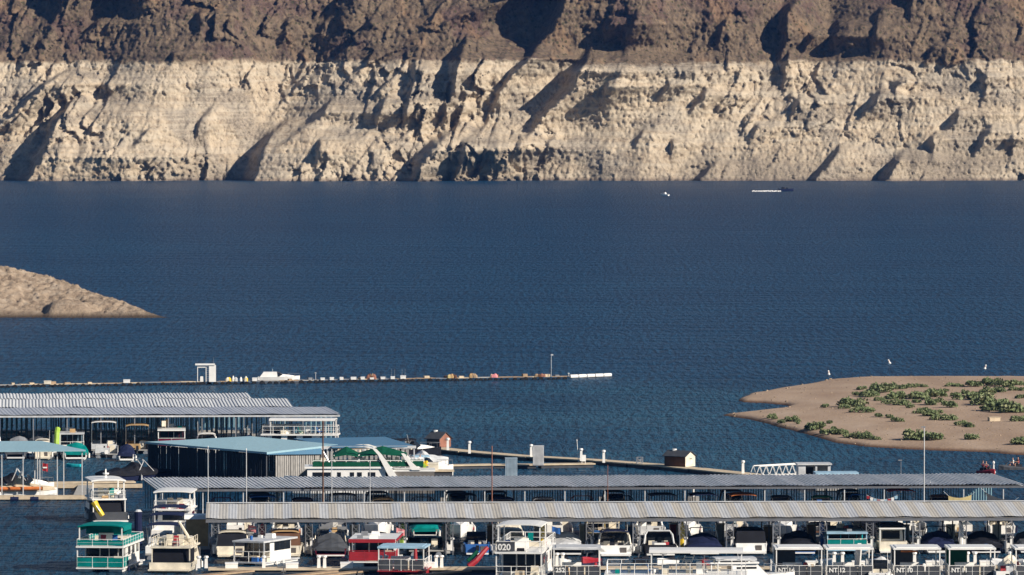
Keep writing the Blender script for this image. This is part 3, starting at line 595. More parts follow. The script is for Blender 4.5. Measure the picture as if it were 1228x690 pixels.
def flybridge(label, x, y, rz=2.1, L=12, Bm=3.9, hc='white', wall='white', enc='black', top='white', railc='metal', fr=1.3, ch=1.85, fly=True, zt=2.1, glassk='glass', cat='yacht', group=None, mast=True, flyr=None, enc_h=1.0):
    t = thing('flybridge_yacht', label, cat, (x, y, 0), rz, group)
    hull(L, Bm, fr, well=.32, dr=.5, bow=.45, stern_w=.95).build('hull', hc, t)
    B(-Bm*.46, Bm*.46, -L/2-.02, -L/2+.2, .3, fr+.05).build('transom', hc, t)
    B(-Bm*.46, Bm*.46, -L/2-.95, -L/2-.02, .2, .32).build('swim_platform', wall, t)
    y0, y1 = -.2*L, .2*L; z0, zr = fr*.95, fr+ch
    cab = B(-Bm*.42, Bm*.42, y0, y1, z0, zr, tx=.12, by=-1.2).build('cabin', wall, t)
    for s in (-1, 1):
        for k in range(3):
            ya = y0+.4+k*(y1-y0-2.2)/3; xx = s*(Bm*.42-.07)
            B(xx-.03, xx+.03, ya, ya+1.0, z0+.75, zr-.3).build('window', glassk, cab)
    window(cab, -Bm*.3, Bm*.3, y0-.03, y0+.02, z0+.2, zr-.25, glassk, 'rear_door')
    MB().hexa([(-Bm*.36,y1-.7,z0+.9),(Bm*.36,y1-.7,z0+.9),(Bm*.36,y1-.42,z0+.9),(-Bm*.36,y1-.42,z0+.9)],[(-Bm*.34,y1-1.2,zr-.2),(Bm*.34,y1-1.2,zr-.2),(Bm*.34,y1-.95,zr-.2),(-Bm*.34,y1-.95,zr-.2)]).build('windshield', glassk, cab)
    ya = -L/2+.5; B(-Bm*.46, Bm*.46, ya, y1-1.0, zr, zr+.14).build('bridge_deck', wall, t)
    if enc: B(-Bm*.44, Bm*.44, ya+.3, y0-.05, fr+.02, fr+.02+(ch-.05)*enc_h, fy=.12).build('enclosure', enc, t)
    for s in (-1, 1): B(s*Bm*.42-.05, s*Bm*.42+.05, ya+.05, ya+.15, fr, zr).build('post', wall, t)
    if fly:
        e = Bm*.43; rail(t, [(-e, y1-2), (-e, ya+.05), (e, ya+.05), (e, y1-2)], zr+.14, zr+.95, railc, 'bridge_rail', .028)
        if flyr:
            B(-e, e, ya+.04, ya+.07, zr+.18, zr+.86).build('bridge_screen', flyr, t)
        MB().loft([[(-e,y0+.6,zr+.14),(e,y0+.6,zr+.14),(e-.1,y0+.6,zr+.8),(-e+.1,y0+.6,zr+.8)],[(-e+.2,y1-1.6,zr+.14),(e-.2,y1-1.6,zr+.14),(e-.5,y1-2.0,zr+.85),(-e+.5,y1-2.0,zr+.85)]]).build('bridge_coaming', wall, t)
        sit(t, -.5, y0, zr+.14); sit(t, .5, y0, zr+.14)
    if top:
        zz = zr+.14+zt
        arc_sheet(Bm*.46, ya+.5, y1-1.2, zz-.14, .12, th=.14).build('hardtop', top, t)
        for s in (-1, 1):
            for yy in (ya+.8, y1-1.9): B(s*Bm*.41-.06, s*Bm*.41+.06, yy-.09, yy+.09, zr+.14, zz-.1).build('post', wall, t)
        if mast:
            m = MB().loft([[(-.12,y0-.12,zz),(.12,y0-.12,zz),(.12,y0+.12,zz),(-.12,y0+.12,zz)],[(-.05,y0,zz+.9),(.05,y0,zz+.9),(.05,y0+.1,zz+.9),(-.05,y0+.1,zz+.9)]]).build('radar_mast', 'white', t)
            MB().loft([[(.32*math.cos(a), y0+.32*math.sin(a), zz+z) for a in [k*math.pi/5 for k in range(10)]] for z in (.35, .5)]).build('radar_dome', 'white', m)
    rail(t, [(-Bm*.42,.2*L),(-Bm*.25,.38*L),(0,.485*L),(Bm*.25,.38*L),(Bm*.42,.2*L)], fr*1.15, fr+.95, 'metal', 'bow_rail', .022, mid=False)
    fittings(t, L, Bm, fr, label, 3)
    if fly: deckgear(t, -Bm*.34, Bm*.34, ya+.4, y0-.4, zr+.14, label, 5)
    return t
# ================================================================== COVERED DOCKS
class DF:                                   # a dock's own frame: s along it, n away from the camera
    def __init__(f, y0, ang): f.y0, f.a = y0, R(ang); f.deg = ang
    def p(f, s, n): return (s*math.cos(f.a)-n*math.sin(f.a), f.y0+s*math.sin(f.a)+n*math.cos(f.a))
def panels(key, cols, w, streak=.25, metal=.0, rough=.55):
    n = NT(key); x = n.sep(0); i = n.math('FLOOR', n.math('DIVIDE', x, w))
    wn = n.n('TexWhiteNoise', noise_dimensions='1D'); n.l(i, wn.inputs['W'])
    alt = n.math('MODULO', n.math('ABSOLUTE', i), 2.)
    v = n.math('ADD', n.math('MULTIPLY', alt, .55), n.math('MULTIPLY', wn.outputs[0], .45))
    c = n.ramp(v, [(k/(len(cols)-1), q) for k, q in enumerate(cols)])
    st = n.noise(1.2, 6, sc=(2.2, .25, 1), rough=.7)
    c = n.mix(n.math('MULTIPLY', n.ramp(st, [(.4, 1.), (.62, 0.)]), streak), c, (.12,.10,.085))
    n.l(c, n.b.inputs['Base Color']); n.b.inputs['Specular IOR Level'].default_value = .06; n.b.inputs['Roughness'].default_value = rough; n.b.inputs['Metallic'].default_value = metal; return n.m
RF_front = panels('front_roof_sheet', [(.45,.425,.375), (.46,.445,.41), (.46,.47,.475), (.46,.48,.505)], .88, .15)
RF_mid = panels('middle_roof_sheet', [(.50,.53,.55), (.55,.57,.585), (.61,.62,.63)], 1.7)
RF_back = panels('grey_roof_sheet', [(.33,.36,.42), (.35,.38,.43)], 3.1, .12)
RF_light = panels('light_roof_sheet', [(.54,.56,.58), (.58,.60,.61)], 3.1, .12)
RF_blue = panels('blue_roof_sheet', [(.27,.43,.50), (.29,.45,.52)], 4, .10)
RF_deep = panels('deep_blue_roof_sheet', [(.07,.17,.28), (.085,.19,.30)], 3, .12)
def corr(x0, x1, ya, za, yb, zb, pitch=.3, d=.05, sk0=0., sk1=0.):
    mb = MB(); k = int((x1-x0)/pitch); A = []; Bq = []
    for i in range(k+1):
        for f, h in ((0, 0), (.3, 0), (.5, d), (.8, d)):
            x = x0 + (i+f)*pitch
            if x > x1+.01: break
            t = (x-x0)/(x1-x0); g = .03*math.sin(x*.55+ya)+.022*math.sin(x*1.3+2)+.02*math.sin(x*3.1+yb); A.append((x, ya+.05*math.sin(math.floor(x/.88)*2.4), za+h+g)); Bq.append((x+sk0+(sk1-sk0)*t, yb, zb+h+.6*g))
    for a in range(len(A)-1): mb.poly([A[a], A[a+1], Bq[a+1], Bq[a]])
    lo = lambda p: (p[0], p[1], p[2]-.15)
    mb.poly([lo(A[0]), lo(Bq[0]), lo(Bq[-1]), lo(A[-1])])
    return mb
def lattice(x, y, z0, z1, w=.66, cells=3, zc=1.55, r=.05):
    mb = MB()
    for s in (-1, 1): mb.box(x+s*w/2-r, x+s*w/2+r, y-r, y+r, z0, z1)
    h = (z1-zc)/cells
    for k in range(cells):
        za, zb = zc+k*h, zc+(k+1)*h
        mb.bar((x-w/2, y, za), (x+w/2, y, zb), .024).bar((x+w/2, y, za), (x-w/2, y, zb), .024).bar((x-w/2, y, za), (x+w/2, y, za), .026)
    return mb
# --- front covered dock: gable roof over two rows of slips
FD = DF(640, 2.1)
t = thing('covered_dock', 'long front covered dock with tan and grey striped sheet roof on lattice columns', 'covered dock', (0, 640, 0), 2.1)
xl, xr = -29.4, 72.0
corr(xl, xr, 0, 3.6, 10, 4.38, .3, .015).build('roof', RF_front, t); corr(xl, xr, 20, 3.6, 10.02, 4.38, .3, .05).build('roof', RF_front, t)
B(xl, xr, 9.75, 10.25, 4.44, 4.50).build('ridge_cap', 'greywhite', t)
B(xl, xr, .05, .2, 3.2, 3.5).build('eave_beam', 'steel', t); B(xl, xr, 19.8, 19.95, 3.2, 3.5).build('eave_beam', 'steel', t)
mb = MB()
for k in range(23):
    x = -28.5+4.5*k; mb.bar((x, .2, 3.45), (x, 10, 4.2), .06).bar((x, 10, 4.2), (x, 19.8, 3.45), .06).bar((x, .2, 3.2), (x, 19.8, 3.2), .045)
    for j in range(6): mb.bar((x, 1.5+j*3, 3.2), (x, 3.+j*3, 3.55+.18*(2.5-abs(2.5-j))), .03)
mb.build('roof_truss', 'steel', t)
for k in range(23):
    x = -28.5+4.5*k
    lattice(x, .3, -.5, 3.45).build('lattice_column', 'steel' if k % 3 else 'grey', t)
    B(x-.06, x+.06, 9.9, 10.02, -.5, 4.2).build('post', 'steel', t); B(x-.06, x+.06, 19.6, 19.72, -.5, 3.4).build('post', 'steel', t)
    if k % 1 == 0: B(x-.45, x+.45, .4, 19.6, .15, .42).build('finger_pier', 'deckgrey', t)
B(xl, xr, 9.0, 11.0, .12, .44).build('walkway', 'beige', t)
# --- middle covered dock, flat sheet roof, slatted wind screen behind
MD = DF(687, 4.3)
t = thing('covered_dock', 'middle covered dock with ribbed grey flat roof behind the striped roof', 'covered dock', (0, 687, 0), 4.3)
xl, xr = -36.6, 53.4
corr(xl, xr, 0, 3.62, 16.5, 3.72, .42, .075, -1.2, -.9).build('roof', RF_mid, t)
B(xl+.1, xr-.1, .02, .14, 3.3, 3.5).build('eave_beam', 'steel', t); B(xl-.9, xr-1, 16.2, 16.35, 3.3, 3.55).build('eave_beam', 'steel', t)
for k in range(22):
    x = xl+.6+4.15*k
    B(x-.05, x+.05, .2, .3, -.5, 3.4).build('post', 'greywhite', t); B(x-.06, x+.06, 16, 16.12, -.5, 3.5).build('post', 'grey', t)
    B(x-.4, x+.4, .3, 15.4, .12, .4).build('finger_pier', 'deckgrey', t)
mb = MB()
for k in range(int((xr-xl)/.27)): 
    if random.random() < .93: mb.box(xl-.9+k*.27, xl-.9+k*.27+.10, 15.8, 15.84, .5, 3.5)
mb.build('slat_screen', mat('slat', (.20,.34,.40), .6), t)
B(xl, xr-1, 7.3, 8.7, .1, .42).build('walkway', 'deckgrey', t)
# --- back docks on the left: three flat roofs one behind the other
BD = DF(813.5, 3.0)
def backdock(label, y0, yb, z, zb, xr, sk, m, pitch, d):
    t = thing('covered_dock', label, 'covered dock', (0, y0, 0), 3.0); xl = -98
    corr(xl, xr, 0, z, yb, zb, pitch, d, sk, sk).build('roof', m, t)
    B(xl, xr-.1, .02, .16, z-.34, z-.13).build('eave_beam', 'greywhite', t)
    for k in range(19):
        x = xr-.5-4.1*k; B(x-.06, x+.06, .2, .32, -.5, z-.2).build('post', 'grey', t); B(x-.05+sk*.8, x+.05+sk*.8, yb-.5, yb-.4, -.5, z-.2).build('post', 'grey', t)
        B(x-.4, x+.4, .3, yb-1, .12, .4).build('finger_pier', 'deckgrey', t)
    B(xl, xr-1.5, yb*.5-.8, yb*.5+.8, .1, .42).build('walkway', 'deckgrey', t)
    mb = MB()
    for k in range(int((xr-xl)/.62)): mb.box(xl+k*.62, xl+k*.62+.14, yb-.3, yb-.26, .5, z-.2)
    mb.build('slat_screen', mat('slat', (.20,.34,.40), .6), t)
backdock('back left covered dock with smooth grey roof, nearest of the three stacked roofs', 813.5, 16.5, 4.68, 4.70, -20.9, -1.3, RF_back, .5, .03)
backdock('back left covered dock with pale ribbed roof, second of the three stacked roofs', 830.6, 18.5, 4.68, 4.80, -27.2, -.4, RF_light, .42, .075)
backdock('back left covered dock with pale ribbed roof, farthest and shortest of the three', 850, 11.5, 4.78, 4.9, -33.2, -.4, RF_light, .42, .075)
# --- blue roofed boat sheds
def slab(mb, pts, th):
    mb.loft([[(p[0], p[1], p[2]-th) for p in pts], [tuple(p) for p in pts]]); return mb
def slatwall(mb, a, b, z0, z1, step=.5, w=.34, th=.05):
    L = math.hypot(b[0]-a[0], b[1]-a[1]); ux, uy = (b[0]-a[0])/L, (b[1]-a[1])/L
    for k in range(int(L/step)):
        s = k*step + random.uniform(0, .06); ww = w*random.choice((1, 1, .8, 1.1)); p, q = (a[0]+ux*s, a[1]+uy*s), (a[0]+ux*(s+ww), a[1]+uy*(s+ww))
        n_ = (-uy*th, ux*th)
        mb.hexa([(p[0],p[1],z0),(q[0],q[1],z0),(q[0]+n_[0],q[1]+n_[1],z0),(p[0]+n_[0],p[1]+n_[1],z0)],[(p[0],p[1],z1),(q[0],q[1],z1),(q[0]+n_[0],q[1]+n_[1],z1),(p[0]+n_[0],p[1]+n_[1],z1)])
    return mb
def rel(o, pts): return [(p[0]-o[0], p[1]-o[1], p[2]) for p in pts]
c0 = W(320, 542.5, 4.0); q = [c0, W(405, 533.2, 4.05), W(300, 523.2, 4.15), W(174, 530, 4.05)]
t = thing('boat_shed', 'boat shed with shade-toned slat sides under a wide pale blue roof left of the yacht', 'boat shed', (c0[0], c0[1], 0)); o = (c0[0], c0[1])
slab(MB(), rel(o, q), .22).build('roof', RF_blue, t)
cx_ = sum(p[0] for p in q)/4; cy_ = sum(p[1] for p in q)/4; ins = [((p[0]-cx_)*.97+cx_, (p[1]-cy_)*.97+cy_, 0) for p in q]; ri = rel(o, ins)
slatwall(MB(), ri[3], ri[0], .3, 3.75, .42, .36).build('slat_wall', mat('slat_shaded', (.010,.014,.022), .7), t)  # near-black slat colour stands in for the shade on this side
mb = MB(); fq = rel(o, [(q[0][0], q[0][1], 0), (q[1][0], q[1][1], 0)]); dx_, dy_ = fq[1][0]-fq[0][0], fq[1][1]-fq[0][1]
mb.hexa([(fq[0][0],fq[0][1]+.02,3.72),(fq[1][0],fq[1][1]+.02,2.95),(fq[1][0]-.05,fq[1][1]+.1,2.95),(fq[0][0]-.05,fq[0][1]+.1,3.72)],[(fq[0][0],fq[0][1]+.02,3.775),(fq[1][0],fq[1][1]+.02,3.82),(fq[1][0]-.05,fq[1][1]+.1,3.82),(fq[0][0]-.05,fq[0][1]+.1,3.775)]).build('fascia', RF_deep, t)  # fascia in the deeper blue: shade under the roof edge put into colour
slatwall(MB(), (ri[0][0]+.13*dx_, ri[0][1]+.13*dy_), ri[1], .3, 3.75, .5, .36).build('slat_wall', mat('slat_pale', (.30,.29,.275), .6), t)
slatwall(MB(), ri[1], ri[2], .3, 3.75, .5, .36).build('slat_wall', mat('slat_shaded', (.010,.014,.022), .7), t)
MB().loft([[(p[0], p[1], .1) for p in ri], [(p[0], p[1], .4) for p in ri]]).build('float_deck', 'deckgrey', t)
for p in ri: B(p[0]-.08, p[0]+.08, p[1]+.1, p[1]+.26, -.5, 3.78).build('post', 'steel', t)
c0 = W(398, 536, 4.0); q = [c0, W(499, 535, 4.0), W(462, 524, 4.1), W(352, 526, 4.1)]; o = (c0[0], c0[1])
t = thing('boat_shed', 'boat shed with deep blue roof and pale slatted front behind the green and white yacht', 'boat shed', (c0[0], c0[1], 0))
slab(MB(), rel(o, q), .14).build('roof', RF_deep, t); r4 = rel(o, q)
MB().loft([[(r4[0][0]-5.2, r4[0][1]-.06, 3.72), (r4[1][0], r4[1][1]-.06, 3.72), (r4[1][0], r4[1][1]-.01, 3.72), (r4[0][0]-5.2, r4[0][1]-.01, 3.72)], [(r4[0][0]-5.2, r4[0][1]-.06, 4.03), (r4[1][0], r4[1][1]-.06, 4.03), (r4[1][0], r4[1][1]-.01, 4.03), (r4[0][0]-5.2, r4[0][1]-.01, 4.03)]]).build('fascia', 'greywhite', t)
slatwall(MB(), (r4[0][0]-5.2, .5), (r4[1][0]-.3, .5), .3, 3.7, .50, .36).build('slat_wall', mat('slat_pale', (.30,.29,.275), .6), t)
B(r4[0][0]-5, r4[1][0]-.3, .6, 12, .1, .4).build('float_deck', 'deckgrey', t)
for x in (r4[0][0]-5.2, r4[0][0]-.5, 3.5, r4[1][0]-.2): B(x-.07, x+.07, .35, .49, -.5, 3.72).build('post', 'greywhite', t)
# --- small canopied dock on the far left
t = thing('covered_dock', 'small dock with thin pale blue roof on slender posts at far left edge', 'covered dock', (-46, 722, 0), 2.0)
slab(MB(), [(-22, 1, 5.25), (-.2, 0, 5.45), (-5.5, 15, 5.6), (-30, 15, 5.5)], .16).build('roof', RF_blue, t)
for x, y in [(-20,.8),(-15.6,.8),(-9.3,.8),(-7,.8),(-5.2,1.2),(-3.3,.8),(-.6,.5),(-14,8),(-10,8),(-6,8),(-2.8,7),(-5.9,13.5),(-12,13.5)]: B(x-.05, x+.05, y-.05, y+.05, -.5, 5.33).build('post', 'greywhite', t)
B(-26, .1, -.6, 1.2, .12, .48).build('walkway', 'beige', t); B(-26, 5.5, 19, 20.4, .12, .5).build('walkway', 'beige', t); B(-1.6, .0, 1.2, 19, .1, .44).build('finger_pier', 'deckgrey', t); B(-11, -10, 1.2, 19, .1, .44).build('finger_pier', 'deckgrey', t)
# --- open piers
def pier(label, pts, w=2.0, z=.5, th=.34, m='beige', floatm='darkgrey'):
    p0 = pts[0]; t = thing('floating_pier', label, 'pier', (p0[0], p0[1], 0))
    for a, b in zip(pts[:-1], pts[1:]):
        a = Vector((a[0]-p0[0], a[1]-p0[1], 0)); b = Vector((b[0]-p0[0], b[1]-p0[1], 0)); d = (b-a).normalized(); n_ = Vector((-d.y, d.x, 0))*w/2
        k = max(1, int((b-a).length/6))
        for i in range(k):
            s, e = a+(b-a)*(i/k)+d*.03, a+(b-a)*((i+1)/k)-d*.03; dz = random.uniform(-.025, .025)
            c4 = [s-n_, e-n_, e+n_, s+n_]
            MB().hexa([(p.x, p.y, z-.14+dz) for p in c4], [(p.x, p.y, z+dz) for p in c4]).build('deck_section', m, t)
            c4 = [s-n_*.85+d*.2, e-n_*.85-d*.2, e+n_*.85-d*.2, s+n_*.85+d*.2]
            MB().hexa([(p.x, p.y, -.25) for p in c4], [(p.x, p.y, z-.145+dz) for p in c4]).build('float', floatm, t)
    return t
pier('long pale floating pier running from the red gabled shed to the white truss ramp', [W(u, v, .5) for u, v in ((523,537),(560,541),(640,547.5),(720,552),(800,558),(907,569.5))], 2.4)
pier('shorter parallel floating pier in front of the long pale pier', [W(u, v, .45) for u, v in ((533,558),(590,557),(645,557),(712,556))], 1.9)
a = FD.p; WK = [FD.p(s, -21.2)+(.4,) for s in (-29, -15, -2, 14, 30, 60)]
pier('front walkway with white dock boxes along the foot of the picture', WK, 2.6, .42, .3, 'beige')
for u, tx in ((300, 'first'), (405, 'second'), (437, 'third'), (560, 'fourth')):
    a = W(u, 683.5, .38); pier('short brown finger pier slanting off the front walkway, %s from the left' % tx, [(a[0], a[1]), (a[0]-5.5, a[1]-8)], 1.1, .38, .2, 'wood')
# --- dock furniture
def pedestal(loc, label, group=None, h=1.15, k='white'):
    t = thing('dock_pedestal', label, 'dock pedestal', loc, 2.1, group)
    B(-.16, .16, -.14, .14, 0, h*.8, tx=.03, ty=.03).build('housing', k, t)
    MB().loft([[(.2*math.cos(i*math.pi/4)*f, .2*math.sin(i*math.pi/4)*f, z) for i in range(8)] for z, f in ((h*.8, .75), (h*.86, 1.15), (h*.98, 1.0), (h, .5))]).build('lamp_cap', k, t); return t
PF = [(238,676,'by the left end of the front walkway'),(247,676,'just right of the leftmost pedestal'),(316,679,'in front of the small floating cabin'),(382,678,'left one of the pair below the dark wrapped boat'),(389,678,'right one of the pair below the dark wrapped boat'),
      (523,679,'left one of the pair right of the red umbrella'),(529.5,679,'right one of the pair right of the red umbrella'),(456,680,'left one beside the red deck boat'),(463,680,'right one beside the red deck boat')]
for u, v, s in PF: x = XU(u, 618.5); pedestal((x, FD.p(x, -21.2)[1], .42), 'white dock pedestal %s' % s, 'white pedestals on the front walkway')
def dockbox(loc, label, group, w=1.2, rz=2.1, k='white', h=.55):
    t = thing('dock_box', label, 'dock box', loc, rz, group)
    B(-w/2, w/2, -.35, .35, 0, h*.75).build('bin', k, t); MB().prism([(-.38,h*.75),(.38,h*.75),(.36,h),(-.36,h*.9)], -w/2-.03, w/2+.03).build('lid', k, t); return t
for u, s in ((277.5, 'in front of the small floating cabin'), (350, 'right of the small floating cabin'), (415.5, 'left of the red trimmed houseboat'), (513.5, 'right of the red umbrella')):
    x = XU(u, 618.5); dockbox((x, FD.p(x, -21.4)[1], .42), 'white dock box on the front walkway %s' % s, 'white dock boxes on the front walkway', 1.15)
PW = [(537,541,'nearest the red gabled shed'),(563,545,'second along the long pier from the red shed'),(637,549,'left of the white slatted cabinet'),(697,554,'right of the white slatted cabinet'),(724,556,'in the middle of the long pier'),(810,560,'in front of the cream gabled shed'),(891,569,'beside the white truss ramp')]
for u, v, s in PW: pedestal(W(u, v-1, .5), 'tall white dock pedestal %s' % s, 'white pedestals on the long pier', 1.5)
for u, v, s in ((555,580,'left'), (746,578,'middle'), (853,577,'right')):
    x = XU(u, 712); p = MD.p(x, 24); 
    pedestal((p[0], p[1], 1.0), 'white vent post showing above the ribbed grey roof, %s of three' % s, 'white posts behind the ribbed roof', 2.3)
    o = B(-.6,.6,-.6,.6,-.3,1.0).build('float', 'deckgrey'); o.location = (p[0], p[1], 0); o.name = 'mooring_float'; tag(o, 'square grey mooring float under the %s white vent post' % s, 'mooring float')
t0 = W(645.5, 558.5, .45)
def cabinet(loc, label, k, w, h):
    t = thing('slatted_cabinet', label, 'cabinet', loc, 3)
    B(-w/2+.05, w/2-.05, -.45, .45, .08, h-.06).build('body', k, t); mb = MB()
    for i in range(9): mb.box(-w/2+i*w/9+.02, -w/2+i*w/9+w/9-.03, -.51, -.46, .1, h-.08)
    mb.build('slats', k, t); B(-w/2, w/2, -.55, .55, h-.05, h+.03).build('lid', k, t); B(-w/2, w/2, -.5, .5, 0, .07).build('plinth', 'grey', t)
cabinet(t0, 'tall white slatted cabinet standing between the two open piers', 'greywhite', 1.3, 2.3)
p = W(613, 571, .5); cabinet((p[0], p[1], .45), 'grey blue slatted cabinet rising behind the ribbed grey roof', 'clearblue', 1.4, 2.1)
pier('small float carrying the grey blue slatted cabinet', [(p[0]-2, p[1]), (p[0]+2, p[1]+.1)], 1.6, .45)
def shed(loc, rz, label, wall, gable, L=2.6, w=1.8, h=1.25, rh=.5):
    t = thing('dock_shed', label, 'shed', loc, rz)                       # gable end faces +x
    B(-L/2, L/2, -w/2, w/2, 0, h).build('wall', wall, t)
    MB().loft([[(L/2,-w/2,0),(L/2,w/2,0),(L/2,w/2,h),(L/2,0,h+rh-.03),(L/2,-w/2,h)],[(L/2+.05,-w/2,0),(L/2+.05,w/2,0),(L/2+.05,w/2,h),(L/2+.05,0,h+rh-.03),(L/2+.05,-w/2,h)]]).build('gable_end', gable, t)
    for s in (-1, 1): MB().hexa([(-L/2-.2,s*(w/2+.2),h-.14),(L/2+.2,s*(w/2+.2),h-.14),(L/2+.2,0,h+rh),(-L/2-.2,0,h+rh)],[(-L/2-.2,s*(w/2+.2),h-.06),(L/2+.2,s*(w/2+.2),h-.06),(L/2+.2,0,h+rh+.08),(-L/2-.2,0,h+rh+.08)]).build('roof', 'darkgrey', t)
    B(L/2+.055, L/2+.08, -.12, .32, .85, .93).build('vent', 'darkgrey', t); MB().loft([[(-L*.28+.28*math.cos(i*.785), .1+.28*math.sin(i*.785), z) for i in range(8)] for z in (h+rh, h+rh+.22)]).build('roof_vent', 'white', t); return t
shed(W(815, 559, .5), -38, 'small dark shed with bright cream gable end on the long pier', 'brown', 'cream', 3.0, 1.9, 1.25, .5)
shed(W(526, 536, .5), -38, 'small shed with brick red gable end at the start of the long pier', 'darkgrey', 'rust', 2.0, 2.2, 1.1, .7)
p = W(767, 556, .5); t = thing('wire_crate', 'grey metal wire crate standing on the long pier left of the cream shed', 'crate', p, 3); mb = MB()
for s in (-1, 1):
    for q in (-1, 1): mb.bar((s*.35, q*.35, 0), (s*.35, q*.35, .75), .035)
    for z in (.03, .4, .73): mb.bar((-.35, s*.35, z), (.35, s*.35, z), .03).bar((s*.35, -.35, z), (s*.35, .35, z), .03)
    mb.bar((-.35, s*.35, 0), (.35, s*.35, .73), .025).bar((.35, s*.35, 0), (-.35, s*.35, .73), .025)
mb.build('frame', 'metal', t); B(-.33, .33, -.33, .33, .02, .06).build('base', 'grey', t)
p = W(700, 556, .5); t = thing('notice_board', 'white notice board on posts on the long pier', 'notice board', p, 5); B(-.25, .25, -.03, .03, .25, 1.0).build('board', 'white', t)
for s in (-1, 1): B(s*.2-.03, s*.2+.03, .035, .09, 0, .9).build('post', 'white', t)
# white truss ramp
A, Bp = W(903, 571.5, .5), W(958, 569.5, .5); t = thing('gangway', 'white truss ramp beside the grey floating building', 'gangway', A, math.degrees(math.atan2(Bp[1]-A[1], Bp[0]-A[0]))); L = math.hypot(Bp[0]-A[0], Bp[1]-A[1])
B(0, L, -.6, .6, 0, .1).build('deck', 'deckgrey', t)
for s in (-1, 1):
    mb = MB(); k = 7
    mb.bar((0, s*.65, .08), (L, s*.65, .08), .05).bar((.5, s*.65, 1.15), (L, s*.65, 1.25), .07)
    for i in range(k): x0, x1 = i*L/k, (i+1)*L/k; mb.bar((x0, s*.65, .1), ((x0+x1)/2, s*.65, 1.15), .04).bar(((x0+x1)/2, s*.65, 1.15), (x1, s*.65, .1), .04)
    mb.build('truss', 'white', t)
p = MD.p(XU(976, 742), 752-687); x = XU(976, 746)
t = thing('floating_building', 'grey floating building with open bays at the end of the truss ramp', 'building', (x, 746, 0), 3)
B(-1.9, 1.9, -1.5, 1.5, .1, .5).build('float_deck', 'deckgrey', t)
MB().box(-1.8, -1.0, -1.3, 1.3, .5, 2.45).box(-1.0, .1, .8, 1.3, .5, 2.45).box(.1, .3, -1.3, 1.3, .5, 2.45).box(.3, 1.5, .8, 1.3, .5, 2.45).box(1.5, 1.8, -1.3, 1.3, .5, 2.45).build('wall', 'greywhite', t)
B(-1.95, 1.95, -1.5, 1.5, 2.46, 2.62).build('roof', 'greywhite', t); window(t, -.9, .05, .76, .79, .9, 2.1)
t = thing('floating_building', 'low floating storeroom with flat sky blue roof right of the grey one', 'building', (XU(1003, 738), 738, 0), 3)
B(-2.35, 2.35, -1.4, 1.4, .1, .5).build('float_deck', 'deckgrey', t); B(-2.25, 2.25, -1.2, 1.2, .5, 1.55).build('wall', 'greywhite', t); B(-2.4, 2.4, -1.5, 1.5, 1.56, 2.1).build('roof', 'lightblue', t); window(t, -1.5, -.3, -1.23, -1.18, .8, 1.4); window(t, .4, 1.6, -1.23, -1.18, .8, 1.4)
# mooring poles and lamp poles
def pole(u, D, vtop, label, r=.06, k='metal', lamp=False, z0=-1., group='tall mooring poles'):
    zt = ZV(vtop, D); t = thing('mooring_pole', label, 'pole', (XU(u, D), D, 0), 0, group)
    MB().tube([(0, 0, z0), (0, 0, zt)], r, 6, r*.8).build('shaft', k, t)
    if lamp: B(-.3, .12, -.1, .1, zt-.02, zt+.1).build('lamp_head', 'grey', t)
    else: MB().tube([(0, 0, zt), (0, 0, zt+.18)], r*1.3, 6, .01).build('cap', k, t)
    return t
for u, D, vt, s, r, k in ((249,672,537,'pale pole rising before the pale blue shed roof, left of the two',.05,'greywhite'),(295,672,540,'pale pole rising before the pale blue shed roof, right of the two',.06,'greywhite'),(387,684,507,'thick brown pole crossing the blue roofs',.10,'brown'),
    (397.5,684,541,'thin pale pole close beside the thick brown pole',.05,'greywhite'),(443.5,684,555,'thin pale pole in front of the green striped yacht',.05,'greywhite'),(590,672,537,'tall brown pole crossing the ribbed grey roof near the middle',.07,'rust'),
    (729,672,560,'short thin pole showing above the ribbed grey roof',.04,'rust')):
    pole(u, D, vt, s, r, k)
pole(1109, 672, 513, 'tallest pale lamp pole standing in front of the sand spit', .07, 'greywhite', True)
pole(694, 786, 529, 'leaning thin white pole on the long pier near the notice board', .045, 'white', z0=.4).rotation_euler = (0, R(-4), 0)
pole(1081, 735, 553, 'short grey twin lamp post behind the ribbed roof right of the blue storeroom', .05, 'grey', True)
# ================================================================== BREAKWATER AND THE OPEN LAKE
P0, P1 = W(-25, 462.5, .3), W(682, 452.2, .3)
t = thing('floating_breakwater', 'long dark floating breakwater of tyres and planks crossing the lake', 'breakwater', (P0[0], P0[1], 0), math.degrees(math.atan2(P1[1]-P0[1], P1[0]-P0[0]))); L = math.hypot(P1[0]-P0[0], P1[1]-P0[1])
rnd = random.Random(4); k = 30
for i in range(k):
    x0, x1 = i*L/k, (i+1)*L/k; z = .42+rnd.uniform(-.05, .06)
    B(x0+.03, x1-.03, -.9, .9, z-.08, z).build('plank_deck', rnd.choice(('beige','beige','grey','wood','deckgrey')), t)
    mb = MB(); x = x0+.3
    while x < x1-.2:
        r = rnd.uniform(.30, .44); yy = -1.05+rnd.uniform(-.15, .1); zc = rnd.uniform(-.02, .08)
        mb.loft([[(x+rr*math.cos(j*math.pi/4), yy+y, zc+rr*math.sin(j*math.pi/4)) for j in range(8)] for y, rr in ((-.12, r*.8), (-.06, r), (.06, r), (.12, r*.8))]); x += r*rnd.uniform(1.7, 3.2)
    mb.build('tyre_row', 'rubber', t)
    if rnd.random() < .5:
        xx = rnd.uniform(x0+.3, x1-.8); B(xx, xx+rnd.uniform(.3, .9), -.5, .3, z, z+rnd.uniform(.15, .4)).build('crate_lid', rnd.choice(('wood','brown','beige','beige','grey')), t)
